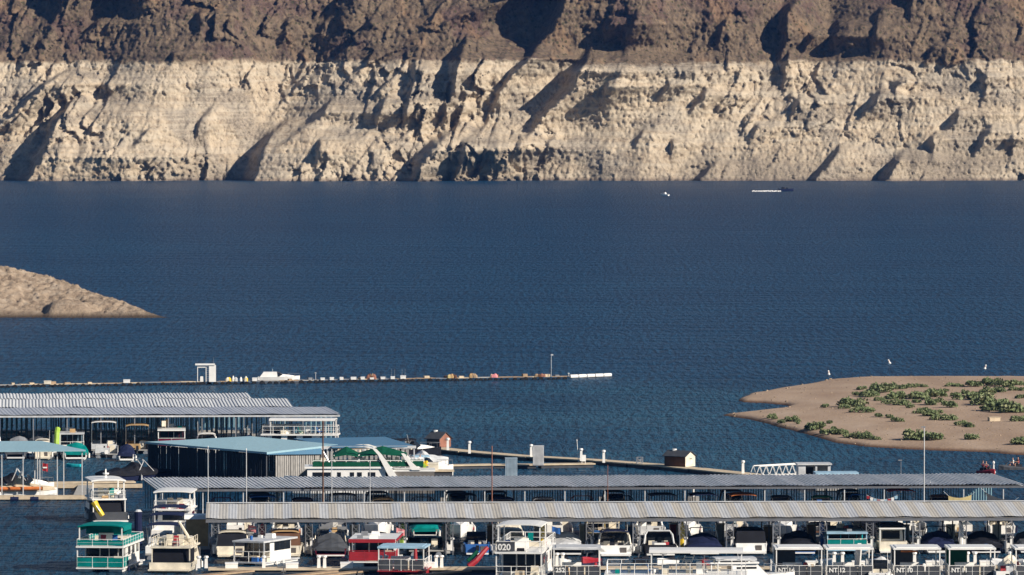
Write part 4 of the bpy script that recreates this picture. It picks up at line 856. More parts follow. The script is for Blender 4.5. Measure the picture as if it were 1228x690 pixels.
A, Bq = W(683, 452.3, .2), W(733, 450.3, .2); t = thing('pipe_float', 'white pipe float at the right tip of the breakwater', 'float', (A[0], A[1], .15), math.degrees(math.atan2(Bq[1]-A[1], Bq[0]-A[0]))); L = math.hypot(Bq[0]-A[0], Bq[1]-A[1])
for i in range(5): MB().tube([(i*L/5+.08, 0, .12), ((i+1)*L/5-.08, 0, .12)], .27, 8).build('pipe', 'white', t)
MB().tube([(0, 0, .1), (L, 0, .1)], .12, 6).build('cable', 'darkgrey', t)
def on(u, dv=0.): f = (u+25)/707; v = 462.5-10.3*f; return W(u, v-.6+dv, .42)
p = on(248); t = thing('platform_tower', 'white tower with flat roof standing on the breakwater', 'tower', p, 2)
B(.35, 1.35, -.6, .6, 0, 2.45).build('block', 'white', t); B(-1.7, 1.2, -.75, .75, 2.46, 2.68).build('roof', 'white', t); B(-1.3, -.2, -.5, .5, 2.1, 2.3).build('beam', 'white', t)
for x in (-1.35, -.1): B(x-.05, x+.05, -.5, -.4, 0, 2.45).build('post', 'white', t)
mb = MB()
for i in range(8): mb.bar((-.05, -.45, .25+i*.28), (.34, -.62, .25+i*.28), .025)
mb.build('ladder', 'greywhite', t); MB().tube([(1.0, 0, 2.68), (1.0, 0, 3.6)], .02, 4).build('antenna', 'metal', t); B(-1.0, -.5, -.3, .2, 0, .8, tx=.05).build('locker', 'white', t)
for u, w, s, kk, h in ((57,1.0,'cream box at the far left end of the breakwater','cream',.5),(152,.95,'small white box alone on the left part of the breakwater','white',.5),(305.5,.7,'white box touching the stern of the breakwater cruiser','white',.5),
    (387,.6,'first small white box right of the breakwater cruiser','white',.35),(398,.6,'second small white box right of the breakwater cruiser','white',.4),(409.5,.5,'third small white box right of the breakwater cruiser','white',.4),(424,.8,'fourth small white box right of the breakwater cruiser','white',.4),
    (435,.6,'fifth small white box right of the breakwater cruiser','white',.4),(446,.6,'white box in front of the orange brown heap','white',.3),(459,.6,'white box just right of the orange brown heap','white',.35),(471,.6,'last white box before the box with antennas','white',.4),(483.5,.8,'white box with two thin antennas on the breakwater','white',.5)):
    q = on(u); d = dockbox(q, s, 'boxes along the breakwater', w, 1, kk, h)
    if 'antennas' in s:
        for x in (-.2, .25): MB().tube([(x, 0, .45), (x+.05, 0, 1.5)], .02, 4).build('antenna', 'metal', d)
def heap(loc, label, ks, w, h, seed, cat='gear heap'):
    t = thing('gear_heap', label, cat, loc, 0); rg = random.Random(seed)
    for i in range(7):
        x = rg.uniform(-w/2, w/2); s = rg.uniform(.12, .28)
        MB().loft([[(x+s*f*math.cos(j*math.pi/3)*1.4, s*f*math.sin(j*math.pi/3), z) for j in range(6)] for z, f in ((0, 1), (h*rg.uniform(.4, .6), .95), (h*rg.uniform(.75, 1.1), .35))]).build(rg.choice(('tarp_bundle','drum','rope_coil')), ks[i % len(ks)], t)
for u, s, ks, w, h in ((283,'pale heap of gear between the white tower and the breakwater cruiser',('white','cream','yellow','greywhite'),3.2,.75),(446,'orange brown heap of tarps among the white boxes',('rust','brown','wood'),1.0,.8),(541,'yellowish tarp heap on the right half of the breakwater',('paleyellow','tan','brown'),1.3,.6),
    (567,'tan heap just right of the yellowish one',('tan','wood'),.9,.65),(591,'pink and orange heap of floats on the breakwater',('pink','wood','beige'),1.0,.6),(648,'red and brown heap beside the thin light pole',('rust','wood','brown'),1.5,.5)):
    heap(on(u), s, ks, w, h, int(u))
def lpole(u, vt, label, lamp=True, k='greywhite'):
    p = on(u); t = thing('light_pole', label, 'pole', p); h = ZV(vt, p[1])-.3
    MB().tube([(0,0,0),(0,0,h)], .045, 6).build('shaft', k, t)
    if lamp: B(-.05,.32,-.1,.1,h-.2,h).build('lamp_head', k, t)
    else: B(-.12,.12,-.1,.1,h,h+.12).build('cap', k, t)
    B(-.12,.12,-.12,.12,0,.06).build('base_plate', 'grey', t)
lpole(661, 426, 'tall thin light pole on the breakwater near its right end'); lpole(378.5, 449, 'short white post just right of the breakwater cruiser', False); lpole(682, 449.5, 'short white post where the breakwater meets the pipe float', False, 'white')
p = W(334, 457.5, 0); cruiser('white cruiser moored along the breakwater right of the tower', p[0], p[1]+1.2, -88, L=6.3, Bm=2.2, top=None, arch=None, enc='white').scale = (1, 1, .62)
for u, v, tl, s in ((994,447,-8,'left'),(1067,433.5,-22,'middle'),(1181,440,14,'right')):
    p = W(u, v+2.5, 0); t = thing('marker_buoy', 'white leaning marker buoy beyond the sand spit, %s one of three' % s, 'buoy', p, 0, 'white buoys beyond the sand spit')
    MB().loft([[(r*math.cos(j*math.pi/4), r*math.sin(j*math.pi/4), z) for j in range(8)] for z, r in ((-.4,.2),(-.1,.36),(.15,.36),(.3,.22),(1.0,.19),(1.1,.1))], smooth=True).build('float', 'white', t)
    MB().loft([[(r*math.cos(j*math.pi/4), r*math.sin(j*math.pi/4), z) for j in range(8)] for z, r in ((.6,.225),(.72,.22))]).build('band', 'orange', t); t.rotation_euler = (R(5), R(tl), 0); t.scale = (.62,)*3
p = W(797, 235, 0); t = thing('small_boat', 'tiny white boat alone on the lake below the cliffs', 'boat', p, 60); hull(3.4, 1.5, .6).build('hull', 'white', t); B(-.5,.5,-.6,.2,.4,1.3,tx=.15,ty=.15).build('cabin', 'white', t); B(-.12,.12,-.1,.1,1.3,2.1).build('mast', 'darkgrey', t)
p = W(943, 229.3, 0); t = thing('speedboat', 'dark speedboat trailing a white wake below the right cliffs', 'speedboat', p, -84); hull(5.6, 2.2, .8).build('hull', 'navy', t); B(-.7,.7,-.6,.8,.7,1.35,tx=.15,ty=.3).build('windshield', 'glass', t); B(-.8,.8,-1.9,-.6,.8,1.5,tx=.2,ty=.2).build('canopy', 'black', t); outboard(t, -2.9, .3)
# foam trailing behind it
mb = MB(); rg = random.Random(2)
for i in range(260):
    u = 900+36*rg.random()**.7; q = W(u, 229.6+rg.gauss(0, .2), 0); s = rg.uniform(.12, .4)
    s *= .7; mb.loft([[(q[0]+s*1.7*f*math.cos(j*math.pi/3), q[1]+3*s*f*math.sin(j*math.pi/3), z) for j in range(6)] for z, f in ((-.05, 1), (rg.uniform(.06, .3), .5))])
o = mb.build('wake_foam', 'white'); o['kind'] = 'stuff'
# ================================================================== PEOPLE
def skin(name, V, E, Rr, m, parent=None, sub=1):
    me = bpy.data.meshes.new(name); me.from_pydata(V, E, []); o = bpy.data.objects.new(name, me); C.objects.link(o)
    md = o.modifiers.new('s', 'SKIN'); sv = me.skin_vertices[0].data
    for i, r in enumerate(Rr): sv[i].radius = (r, r) if not hasattr(r, '__len__') else r
    sv[0].use_root = True
    o.modifiers.new('d', 'SUBSURF').levels = sub; bpy.context.view_layer.update()
    m2 = bpy.data.meshes.new_from_object(o.evaluated_get(bpy.context.evaluated_depsgraph_get())); bpy.data.objects.remove(o)
    o = bpy.data.objects.new(name, m2); C.objects.link(o); m2.materials.clear(); m2.materials.append(P(m))
    for p in m2.polygons: p.use_smooth = True
    if parent: o.parent = parent
    return o
def person(label, loc, rz, shirt, pants, pose='stand', vest=None, hair='hair'):
    sitp = pose == 'sit'; h0 = .95 if not sitp else .16      # hip height
    V, E, Rr = [], [], []
    def add(p, r, par=None):
        V.append(p); Rr.append(r); 
        if par is not None: E.append((par, len(V)-1))
        return len(V)-1
    hip = add((0,0,h0), (.14,.10)); ch = add((0,-.02 if sitp else 0,h0+.28), (.14,.095), hip); sh = add((0,-.03,h0+.46), (.15,.09), ch); nk = add((0,-.03,h0+.56), .055, sh); hd = add((0,-.045,h0+.68), (.075,.09), nk); add((0,-.04,h0+.80), (.07,.085), hd)
    hands = []
    for s in (-1, 1):
        a = add((s*.19,-.03,h0+.47), .058, sh); 
        e = add((s*.25,-.02,h0+.20) if not sitp else (s*.25,-.16,h0+.24), .045, a); w = add((s*.25,-.08,h0-.03) if not sitp else (s*.2,-.42,h0+.28), .032, e)
        d = Vector(V[w])-Vector(V[e]); d.normalize(); pm = add(tuple(Vector(V[w])+d*.08), (.042,.02), w)
        for q in range(4): f1 = add(tuple(Vector(V[pm])+d*.05+Vector((0,(q-1.5)*.022,0))), .010, pm); add(tuple(Vector(V[f1])+d*(.03+.008*(1.5-abs(q-1.5)))+Vector((-s*.012,0,-.006))), .008, f1)
        th = add(tuple(Vector(V[w])+d*.05+Vector((-s*.01,-.045,0))), .011, w); 
        l = add((s*.1,0,h0-.08) if not sitp else (s*.13,-.06,h0), .085, hip)
        kn = add((s*.11,-.02,.5) if not sitp else (s*.2,-.46,h0+.06), .062, l); an = add((s*.11,.02,.09) if not sitp else (s*.2,-.5,h0-.36), .042, kn); add((s*.12,-.13,.045) if not sitp else (s*.2,-.64,h0-.4), (.045,.035), an)
    t = thing('person', label, 'person', loc, rz); skin('body', V, E, Rr, 'skin', t)
    skin('shirt', [(0,0,h0+.02),(0,-.02,h0+.28),(0,-.03,h0+.47),(.2,-.03,h0+.47),(.24,-.03,h0+.3),(-.2,-.03,h0+.47),(-.24,-.03,h0+.3)], [(0,1),(1,2),(2,3),(3,4),(2,5),(5,6)], [(.155,.115),(.155,.11),(.155,.10),.072,.062,.072,.062], shirt, t)
    if vest: skin('life_vest', [(0,-.01,h0+.06),(0,-.02,h0+.28),(0,-.03,h0+.46)], [(0,1),(1,2)], [(.19,.15),(.195,.155),(.17,.13)], vest, t)
    if sitp: skin('trousers', [(0,0,h0),(.13,-.1,h0+.01),(.2,-.44,h0+.06),(-.13,-.1,h0+.01),(-.2,-.44,h0+.06)], [(0,1),(1,2),(0,3),(3,4)], [(.16,.12),.1,.078,.1,.078], pants, t)
    else: skin('trousers', [(0,0,h0),(.1,0,h0-.1),(.11,-.02,.5),(.11,.02,.12),(-.1,0,h0-.1),(-.11,-.02,.5),(-.11,.02,.12)], [(0,1),(1,2),(2,3),(0,4),(4,5),(5,6)], [(.155,.115),.1,.075,.06,.1,.075,.06], pants, t)
    skin('hair', [(0,-.02,h0+.76),(0,-.02,h0+.83)], [(0,1)], [(.085,.095),(.06,.07)], hair, t)
    return t
def jetski(x, y, rz, label, k):
    t = thing('water_scooter', label, 'water scooter', (x, y, 0), rz)
    MB().loft([[(-hb,yy,z1),(-hb*.8,yy,-.12),(hb*.8,yy,-.12),(hb,yy,z1),(hb*.5,yy,z2),(-hb*.5,yy,z2)] for yy, hb, z1, z2 in ((1.5,.45,.22,.3),(.6,.55,.25,.35),(-.5,.55,.3,.5),(-1.2,.4,.4,.6),(-1.7,.08,.5,.56))]).build('hull', k, t)
    MB().loft([[(-w,yy,.3),(w,yy,.3),(w*.7,yy,z),(-w*.7,yy,z)] for yy, w, z in ((1.1,.25,.62),(.1,.25,.55),(-.3,.2,.6))]).build('seat', 'black', t)
    MB().tube([(-.38,-.55,.95),(0,-.6,.9),(.38,-.55,.95)], .03).tube([(0,-.85,.55),(0,-.6,.9)], .08).build('handlebar', 'darkgrey', t); return t
p = W(1183, 568, 0); jetski(p[0], p[1], 30, 'red water scooter with two riders in front of the sand spit, left of the two', 'red')
dx, dy = math.sin(R(30)), -math.cos(R(30))
person('person in a red life vest steering the left water scooter', (p[0]-dx*.1, p[1]-dy*.1, .46), 30, 'darkgrey', 'black', 'sit', 'red'); person('person in a dark shirt riding behind on the left water scooter', (p[0]-dx*.75, p[1]-dy*.75, .5), 30, 'navy', 'grey', 'sit', 'maroon')
q = W(1191.5, 567.5, 0); t = thing('marker_buoy', 'slim white marker buoy right beside the left water scooter', 'buoy', q); MB().loft([[(r*math.cos(j*.785), r*math.sin(j*.785), z) for j in range(8)] for z, r in ((-.3,.15),(-.05,.26),(.2,.24),(.35,.1),(1.0,.09))]).build('float', 'white', t); MB().loft([[(r*math.cos(j*.785), r*math.sin(j*.785), z) for j in range(8)] for z, r in ((1.01,.05),(1.12,.14),(1.3,.14),(1.4,.04))]).build('top_mark', 'white', t)
p = W(1214, 563.5, 0); jetski(p[0], p[1], -75, 'dark water scooter with two riders near the right edge', 'darkgrey'); dx, dy = math.sin(R(-75)), -math.cos(R(-75))
person('person in a white shirt steering the right water scooter', (p[0]-dx*.1, p[1]-dy*.1, .46), -75, 'white', 'navy', 'sit', None); person('person in a red vest riding behind on the right water scooter', (p[0]-dx*.75, p[1]-dy*.75, .5), -75, 'maroon', 'black', 'sit', 'red')
# ================================================================== BOATS IN PLACE
def front(u, D, L, rz): a = R(rz); return XU(u, D)-math.sin(a)*L/2, D+math.cos(a)*L/2
# left group
x, y = front(119, 618.5, 11, -7); houseboat('white houseboat with teal canopy and teal railings at lower left', x, y, -7, 11, 4.5, railp='teal', top='teal', topdepth=4.6, z1=.4, h1=1.85, h2=1.95, urh=.62, patio=2.8, number=None, trim='white', wins=3, valance='teal')
x, y = front(203, 618, 11, -5); flybridge('cream yacht with dark stern canvas and tall bent arch right of the teal canopied houseboat', x, y, -5, 11, 4.2, 'cream', 'cream', 'black', None, 'cream', fr=.85, ch=1.35, enc_h=1.0, mast=False)
t = thing('boarding_arch', 'bent cream davit arm leaning over the cream yacht', 'davit', (XU(222, 622), 622, 0), -5); MB().tube([(.5,.2,-.3),(.45,0,2.3),(.2,-.3,3.2),(-.55,-.8,4.55)], .17, 6, .12).build('arm', 'cream', t); MB().tube([(-.55,-.8,4.5),(-.62,-.85,3.3)], .03, 4).build('cable', 'darkgrey', t); B(.3,.7,.0,.4,-.4,.2).build('foot', 'cream', t)
x, y = front(131, 685, 12, 10); flybridge('dark grey hulled yacht with white hardtop and yellow tube on its stern', x, y, 10, 12, 3.9, 'darkgrey', 'white', 'black', 'white', 'white', fr=1.1, ch=1.25, zt=2.0, enc_h=.85)
t = thing('towable_tube', 'yellow inflatable tube lashed to the stern of the dark hulled yacht', 'inflatable', (XU(117, 684.2), 684.1, 1.2), 10); MB().tube([(-.45,0,1.1),(-.1,-.05,.45),(.45,-.1,-.35)], .36, 8, .25).build('tube', 'yellow', t); MB().tube([(-.3,-.3,.75),(.15,-.35,.1)], .06, 5).build('strap', 'white', t)
x, y = front(205, 668, 11, -3); flybridge('white yacht with wide white hardtop left of the ribbed grey roof', x, y, -3, 11, 4.2, 'white', 'white', None, 'white', 'white', fr=1.1, ch=1.3, zt=1.85, mast=False)
for D, u, L, s, c, in ((656.5,200,8,'farthest','navy'),(645.5,197,7.5,'middle','navy'),(634,194,7.5,'nearest','navy')):
    x, y = front(u, D, L, -2); pontoon('deck boat under a navy canopy, %s of the three navy canopies at left' % s, x, y, -2, L, 3.3, 'white' if s != 'middle' else 'greywhite', c, 'black', zt=3.5 if s != 'nearest' else 3.3)
t = thing('floating_storeroom', 'tan canvas sided storeroom with white flat roof at the left end of the striped roof', 'storeroom', (XU(236, 648), 648, 0), 2)
B(-1.25,1.25,-1.6,1.6,.1,.4).build('float_deck', 'deckgrey', t); B(-1.1,1.1,-1.4,1.4,.4,3.0).build('wall', 'tan', t); B(-1.25,1.25,-1.6,1.6,3.02,3.4,ty=.35).build('roof', 'white', t)
for s in (-1, 1): B(s*1.12-.04, s*1.12+.04, -1.5, -1.42, .4, 3.0).build('post', 'greywhite', t)
t = thing('mooring_post', 'thick dark round mooring post with pale cap left of the navy canopies', 'post', (XU(165, 655), 655, 0)); MB().tube([(0,0,-1),(0,0,3.2)], .38, 10).build('shaft', 'navy', t); MB().tube([(0,0,3.2),(0,0,3.4)], .40, 10, .2).build('cap', 'greywhite', t)
# on and around the front walkway
x, y = front(299, 627, 7, -24); houseboat('small white floating cabin with grey flat roof on the front walkway', x, y, -24, 7.5, 3.3, upper=False, z1=.3, h1=1.85, patio=1.8, wins=3, furn=True, trim='greywhite')
x, y = front(446, 625, 9, -3); hb = houseboat('white houseboat with red railing panels and red roof edge', x, y, -3, 9, 4.5, upper=False, z1=.5, h1=1.9, patio=3.2, railp='red', railc='red', trim='white', wins=2)
B(-2.2, 2.2, -4.78, -4.66, 2.28, 2.62).build('roof_fringe', 'red', hb); B(2.26, 2.32, -4.6, 4.1, 2.38, 2.6).build('roof_fringe', 'red', hb)
x, y = front(481, 613, 5.5, -6); patioboat('red decked open boat under a pale blue canopy', x, y, -6, 6, 4.4, None, 'lightblue', zc=2.75, fc='red', rc='white')
t = thing('umbrella', 'closed red umbrella standing on the front walkway', 'umbrella', (XU(498, 619), 619, .42)); MB().tube([(0,0,0),(0,0,2.2)], .03).build('pole', 'metal', t); MB().tube([(0,0,.35),(0,0,.6),(0,0,2.0),(0,0,2.15)], .28, 8, .04).build('canopy', 'red', t); B(-.25,.25,-.25,.25,0,.08).build('base', 'grey', t)
t = thing('inflatable_slide', 'red and green inflatable slide leaning beside the houseboat numbered 020', 'inflatable', (XU(562, 621), 621, .3), 0); MB().tube([(0,0,0),(.7,.2,.55),(1.2,.5,1.15),(1.75,.8,1.75)], .3, 8, .2).build('tube', 'red', t); MB().tube([(-.1,.55,.5),(.35,.7,.9),(.8,.9,1.4)], .2, 6).build('side_tube', 'green', t); B(-.3,.5,-.1,1.2,-.2,.0).build('base', 'beige', t)
x, y = front(622, 604, 13, -6); houseboat('two storey white houseboat numbered 020 with white upper canopy', x, y, -6, 13, 4.3, z1=.6, h1=2.15, top='white', topdepth=5.5, h2=2.5, patio=3.0, upnumber='020', number=None, railp=None)
x, y = front(692, 605, 9, 0); patioboat('rental boat marked 252 with white canopy', x, y, 0, 9, 4.4, '252', 'greywhite')
x = XU(808, 582); houseboat('long white houseboat lying broadside with empty white roof deck and railing', x, 582, 88, 12.6, 5.0, z1=.5, h1=2.05, h2=2.1, top='white', topdepth=8.2, patio=2.5)
t = thing('boarding_ladder', 'slanted white ladder on the roof deck of the broadside houseboat', 'ladder', (XU(822, 584.2), 584.0, 2.71), 0); mb = MB(); mb.bar((-.5,0,0),(0,.2,1.35),.04).bar((.3,0,0),(.8,.2,1.35),.04)
for i in range(4): f = (i+.5)/4; mb.bar((-.5+.5*f,.2*f,1.35*f),(.3+.5*f,.2*f,1.35*f),.035)
mb.build('frame', 'white', t)
x = XU(898, 598); flybridge('white cruiser with grey hardtop lying bow right beside the broadside houseboat', x, 598, -80, 8.5, 3.0, 'white', 'white', None, 'greywhite', fly=False, fr=1.25, ch=1.15, zt=.42, mast=False, glassk='glass')
for u, n_, s, sh, ex in ((959,'NT 14','rental boat marked NT 14 with white canopy and dark screen','darkgrey',None),(1020,'NT 12','rental boat marked NT 12 with white canopy and white slide',None,'slide'),(1101,'NT 10','rental boat marked NT 10 with white canopy and orange rolled mat','darkgrey','board'),(1167,'NT 11','rental boat marked NT 11 with white canopy and green screen','green',None),(1247,'NT 15','rental boat cut off by the right edge with white canopy',None,None)):
    x, y = front(u, 605, 9, 1); patioboat(s, x, y, 1, 9, 4.35, n_ if n_ != 'NT 15' else None, 'white', sh, extra=ex)
x, y = front(1054, 603, 5, -8); cruiser('small white runabout between the NT 12 and NT 10 rental boats', x, y, -8, 5.2, 1.9, top=None, arch=None, ob='greywhite')
x, y = front(1209, 603, 6, 3); pontoon('small white deck boat between the NT 11 rental boat and the right edge', x, y, 3, 6, 1.9, 'white', None, 'black', seats='greywhite', cov=None)
# near slips under the striped roof: slip k has its middle at u = 286 + 56 k
def slip(k, off=0): s = -28.5+2.25+4.5*k+off; return s
def nearslip(fn, label, k, L, out, off=0, **kw):
    if 'Bm' in kw: kw['Bm'] *= 1.1
    x, y = FD.p(slip(k, off), L/2-out); return fn(label, x, y, 2.1, L=L, **kw)
G1 = 'boats in the near slips under the striped roof'
nearslip(cruiser, 'white cruiser with dark rear window behind the small floating cabin', 0, 9, 2.5, -.6, Bm=3.0, hc='cream', top='cream', enc='black', arch='cream')
nearslip(cruiser, 'white cruiser under a brown tan cover right of the small floating cabin', 1, 9, 2, 0, Bm=3.0, hc='cream', top='tan', enc='brown', arch=None)
nearslip(covered, 'dark wrapped motorboat with pale yellow bow flashes above the walkway pedestals', 2, 8, 2.5, -.2, Bm=3.0, hc='maroon', cov='darkgrey', tower='cream')
nearslip(covered, 'black wrapped boat behind the red edged houseboat roof', 3, 8, .5, 0, Bm=2.7, hc='black', cov='black')
nearslip(pontoon, 'black sided pontoon boat with green canopy right of the pink flag', 4, 8.5, .6, 0, Bm=3.0, fence='black', top='teal', ob='black', zt=3.0)
nearslip(cruiser, 'blue hulled open boat in the mostly empty slip above the white box', 5, 6.5, .5, .4, Bm=2.3, hc='blue', top=None, arch=None, ob='black')
nearslip(covered, 'cream covered boat with brown bow left of the houseboat numbered 020', 6, 7.5, -1.5, -.6, Bm=2.5, hc='brown', cov='cream')
nearslip(covered, 'white boat under a pale grey cover right of the houseboat numbered 020', 7, 8, 1.2, 0, Bm=3.0, hc='darkgrey', cov='greywhite', ob=None)
nearslip(cruiser, 'white express cruiser with square white stern and pale arch', 8, 9, 2.8, .1, Bm=3.1, hc='white', top='navy', arch='cream', enc=None)
nearslip(cruiser, 'dark hulled sport boat with curved grey arch and open engine', 9, 8.5, 2.2, -.1, Bm=2.9, hc='black', top=None, arch='greywhite', engine='white', ob=None)
nearslip(covered, 'navy wrapped boat with white bundles on its top', 10, 8, 1.2, -.3, Bm=3.1, hc='navy', cov='navy', tower='white')
nearslip(cruiser, 'white cruiser with tall black rear canvas behind the grey hardtop cruiser', 11, 9, .2, -.2, Bm=3.0, hc='white', top='black', enc='black', arch='black')
nearslip(covered, 'dark navy wrapped boat behind the NT 14 rental boat', 12, 8.5, .8, 0, Bm=3.0, hc='blue', cov='black', tower=None)
nearslip(houseboat, 'teal sided houseboat with white front in the slip behind the NT 12 rental boat', 13, 10, .5, 0, Bm=3.6, wall='aqua', railp='teal', upper=False, z1=.5, h1=1.5, patio=2.0, trim='lightblue', wins=2)
nearslip(flybridge, 'boxy white cabin cruiser with black roof and open square stern', 14, 8, -.2, 0, Bm=2.6, hc='cream', wall='white', enc=None, top='black', fr=1.15, ch=1.2, zt=.35, fly=False, mast=False)
nearslip(covered, 'navy covered boat with white waterline right of the boxy cabin cruiser', 15, 8, .2, .1, Bm=2.9, hc='white', cov='navy', tower='black')
nearslip(covered, 'black covered boat with pale bow patches behind the NT 11 rental boat', 16, 8, .3, -.1, Bm=3.1, hc='navy', cov='black', ob='blue')
nearslip(covered, 'dark covered boat in the last slip by the right edge', 17, 8, .2, 0, Bm=2.8, hc='grey', cov='darkgrey')
for nm, lb, u, D, z, k in (('flag','pink and white flag hanging left of the green canopied pontoon boat',475,637,1.9,'pink'),('flag','pink striped flag above the cream cruiser by the small floating cabin',297,640,2.0,'pink'),('flag','blue flag on a staff right of the houseboat numbered 020',662,639,1.9,'blue')):
    t = thing('flag', lb, 'flag', (XU(u, D), D, z)); MB().tube([(0,0,-.9),(0,0,1.0)], .025, 5).build('staff', 'metal', t)
    MB().loft([[(x, y0-.012+.06*math.sin(x*7), .95-.25*x), (x, y0+.012+.06*math.sin(x*7), .95-.25*x), (x, y0+.012+.06*math.sin(x*7+.6), .4-.3*x), (x, y0-.012+.06*math.sin(x*7+.6), .4-.3*x)] for x, y0 in ((.02,0),(.2,0),(.4,0),(.6,0),(.8,0))]).build('cloth', k, t)
    if k == 'pink': B(.15,.7,-.09,-.07,.5,.58).build('stripe', 'white', t)
# far slips, seen under the striped roof
FS = [(0,'pontoon','white','maroon',None,'maroon canopied pontoon boat in the far slip behind the dark windowed cream cruiser'),(1,'cruiser','white','grey','orange','white cruiser with orange stripe in the far slip behind the brown tan cover'),(2,'pontoon','grey','blue',None,'grey pontoon boat with blue canopy in the far slip behind the dark wrapped motorboat'),(3,'cruiser','white','cream',None,'white cruiser with cream canopy in the far slip behind the black wrapped boat'),
 (4,'covered','white','teal',None,'teal covered boat in the far slip behind the green canopied pontoon boat'),(5,'cruiser','white','purple','red','white cruiser with purple canopy in the far slip behind the blue open boat'),(6,'covered','cream','cream',None,'cream covered boat in the far slip behind the brown bowed cream cover'),(7,'pontoon','white','red',None,'red canopied pontoon boat in the far slip behind the pale grey cover'),
 (8,'houseboat','cream','paleyellow',None,'pale yellow roofed houseboat in the far slip behind the square sterned express cruiser'),(9,'cruiser','greywhite','black',None,'pale grey cruiser with black canopy in the far slip behind the curved grey arch'),(10,'cruiser','white','navy','red','white boat with red stripe in the far slip behind the navy wrapped boat'),(11,'pontoon','greywhite','grey',None,'grey canopied pontoon boat in the far slip behind the tall black canvas'),
 (12,'cruiser','white','white',None,'all white cruiser in the far slip behind the dark navy wrap'),(13,'houseboat','white','brown',None,'white houseboat with brown trim in the far slip behind the teal sided one'),(14,'covered','black','black',None,'black covered boat in the far slip behind the boxy cabin cruiser'),(15,'pontoon','white','cream',None,'cream canopied pontoon boat in the far slip behind the white waterlined navy cover'),
 (16,'pontoon','white','aqua',None,'bright aqua canopied pontoon boat in the far slip behind the pale bow patches'),(17,'cruiser','white','tan',None,'tan canopied cruiser in the far slip at the right edge')]
rg = random.Random(11)
for k, ty, c1, c2, st, lb in FS:
    L = rg.uniform(7, 8.5); x, y = FD.p(slip(k, rg.uniform(-.5, .5)), 27.5+rg.uniform(-1.5, 1.5)); rz = 2.1+(180 if rg.random() < .35 else 0)
    if ty == 'pontoon': pontoon(lb, x, y, rz, L, 2.7, c1, c2, zt=2.8)
    elif ty == 'cruiser': cruiser(lb, x, y, rz, L, 2.8, c1, c2, stripe=st, arch='white')
    elif ty == 'covered': covered(lb, x, y, rz, L, 2.7, c1, c2)
    else: houseboat(lb, x, y, 2.1, 9, 3.4, wall=c1, trim=c2, upper=False, z1=.5, h1=1.75, patio=1.8, wins=2)
# boats under the middle roof, seen above the striped one
KM = [('red','cruiser','red'),('maroon','covered','maroon'),('blue','pontoon','blue'),('black','cruiser','navy'),('grey','pontoon','grey'),('tan','cruiser','tan'),('dark grey','covered','darkgrey'),('black','pontoon','black'),('navy','cruiser','navy'),('grey','cruiser','grey'),
      ('rusty red','covered','rust'),('black','covered','black'),('dark grey','pontoon','darkgrey'),('navy','pontoon','navy'),('orange','pontoon','orange'),('black','cruiser','black'),('green','cruiser','green'),('blue','covered','blue'),('red','pontoon','red'),('dark brown','cruiser','brown')]
for k, (cn, ty, ck) in enumerate(KM):
    s = -36.6+.6+4.15*k+2.07; x, y = MD.p(s, 3.6+rg.uniform(-.4, .6)); L = rg.uniform(6.5, 7.5)
    lb = '%s boat with %s top, %s slip from left under ribbed grey roof' % ({'cruiser':'cabin','covered':'wrapped','pontoon':'pontoon'}[ty], cn, ORD[k])
    if ty == 'pontoon': pontoon(lb, x, y, 4.3, L, 2.7, rg.choice(('white','darkgrey','grey')), ck, zt=rg.uniform(2.6, 3.1), group='boats under the ribbed grey roof')
    elif ty == 'cruiser': cruiser(lb, x, y, 4.3, L, 2.7, rg.choice(('white','black','navy','grey')), ck, arch=ck, group='boats under the ribbed grey roof')
    else: covered(lb, x, y, 4.3, L, 2.7, 'white', ck, tower=ck, group='boats under the ribbed grey roof')
for k in (2, 5, 7, 8, 11, 14, 17):
    s = -36.6+.6+4.15*k+2.07; x, y = MD.p(s, 12); cruiser('dark boat in far row under ribbed roof, behind %s slip from left' % ORD[k], x, y, 184.3, 7, 2.7, 'grey', 'black', arch='grey', group='far row boats under the ribbed grey roof')
def sail(label, pts, k, th=.03):
    p0 = pts[0]; mb = MB(); n = 8; top, bot = [], []
    (a, b, c, d) = [Vector(p)-Vector((p0[0], p0[1], 0)) for p in pts]        # a-b upper edge, d-c lower edge
    rings = []
    for i in range(n+1):
        f = i/n; sag = .28*4*f*(1-f); u_ = a.lerp(b, f)-Vector((0, 0, sag)); w_ = d.lerp(c, f); rings.append([tuple(u_), tuple(w_), tuple(w_+Vector((0, th, 0))), tuple(u_+Vector((0, th, 0)))])
    mb.loft(rings); t = thing('shade_sail', label, 'shade sail', (p0[0], p0[1], 0)); mb.build('cloth', k, t)
    m2 = MB().bar(tuple(a), tuple(a+Vector((-.5, 0, .45))), .02).bar(tuple(b), tuple(b+Vector((.35, 0, .25))), .02); m2.build('rope', 'greywhite', t)
D = 686.5
sail('tan yellow shade sail hung at the right end of the ribbed grey roof', [(XU(1138, D), D, 2.75), (XU(1166, D), D, 2.85), (XU(1164, D), D+.3, .6), (XU(1140, D), D+.3, .6)], 'paleyellow')
sail('dark grey tarpaulin hung right of the tan yellow shade sail', [(XU(1183, D), D, 3.1), (XU(1219, D), D+.4, 2.3), (XU(1219, D), D+.5, .6), (XU(1190, D), D+.3, .6)], 'darkgrey')
t = thing('bunting', 'red white and blue bunting strung under the ribbed grey roof', 'bunting', (XU(1040, 687), 687.6, 0)); x1 = XU(1078, 687)-XU(1040, 687)
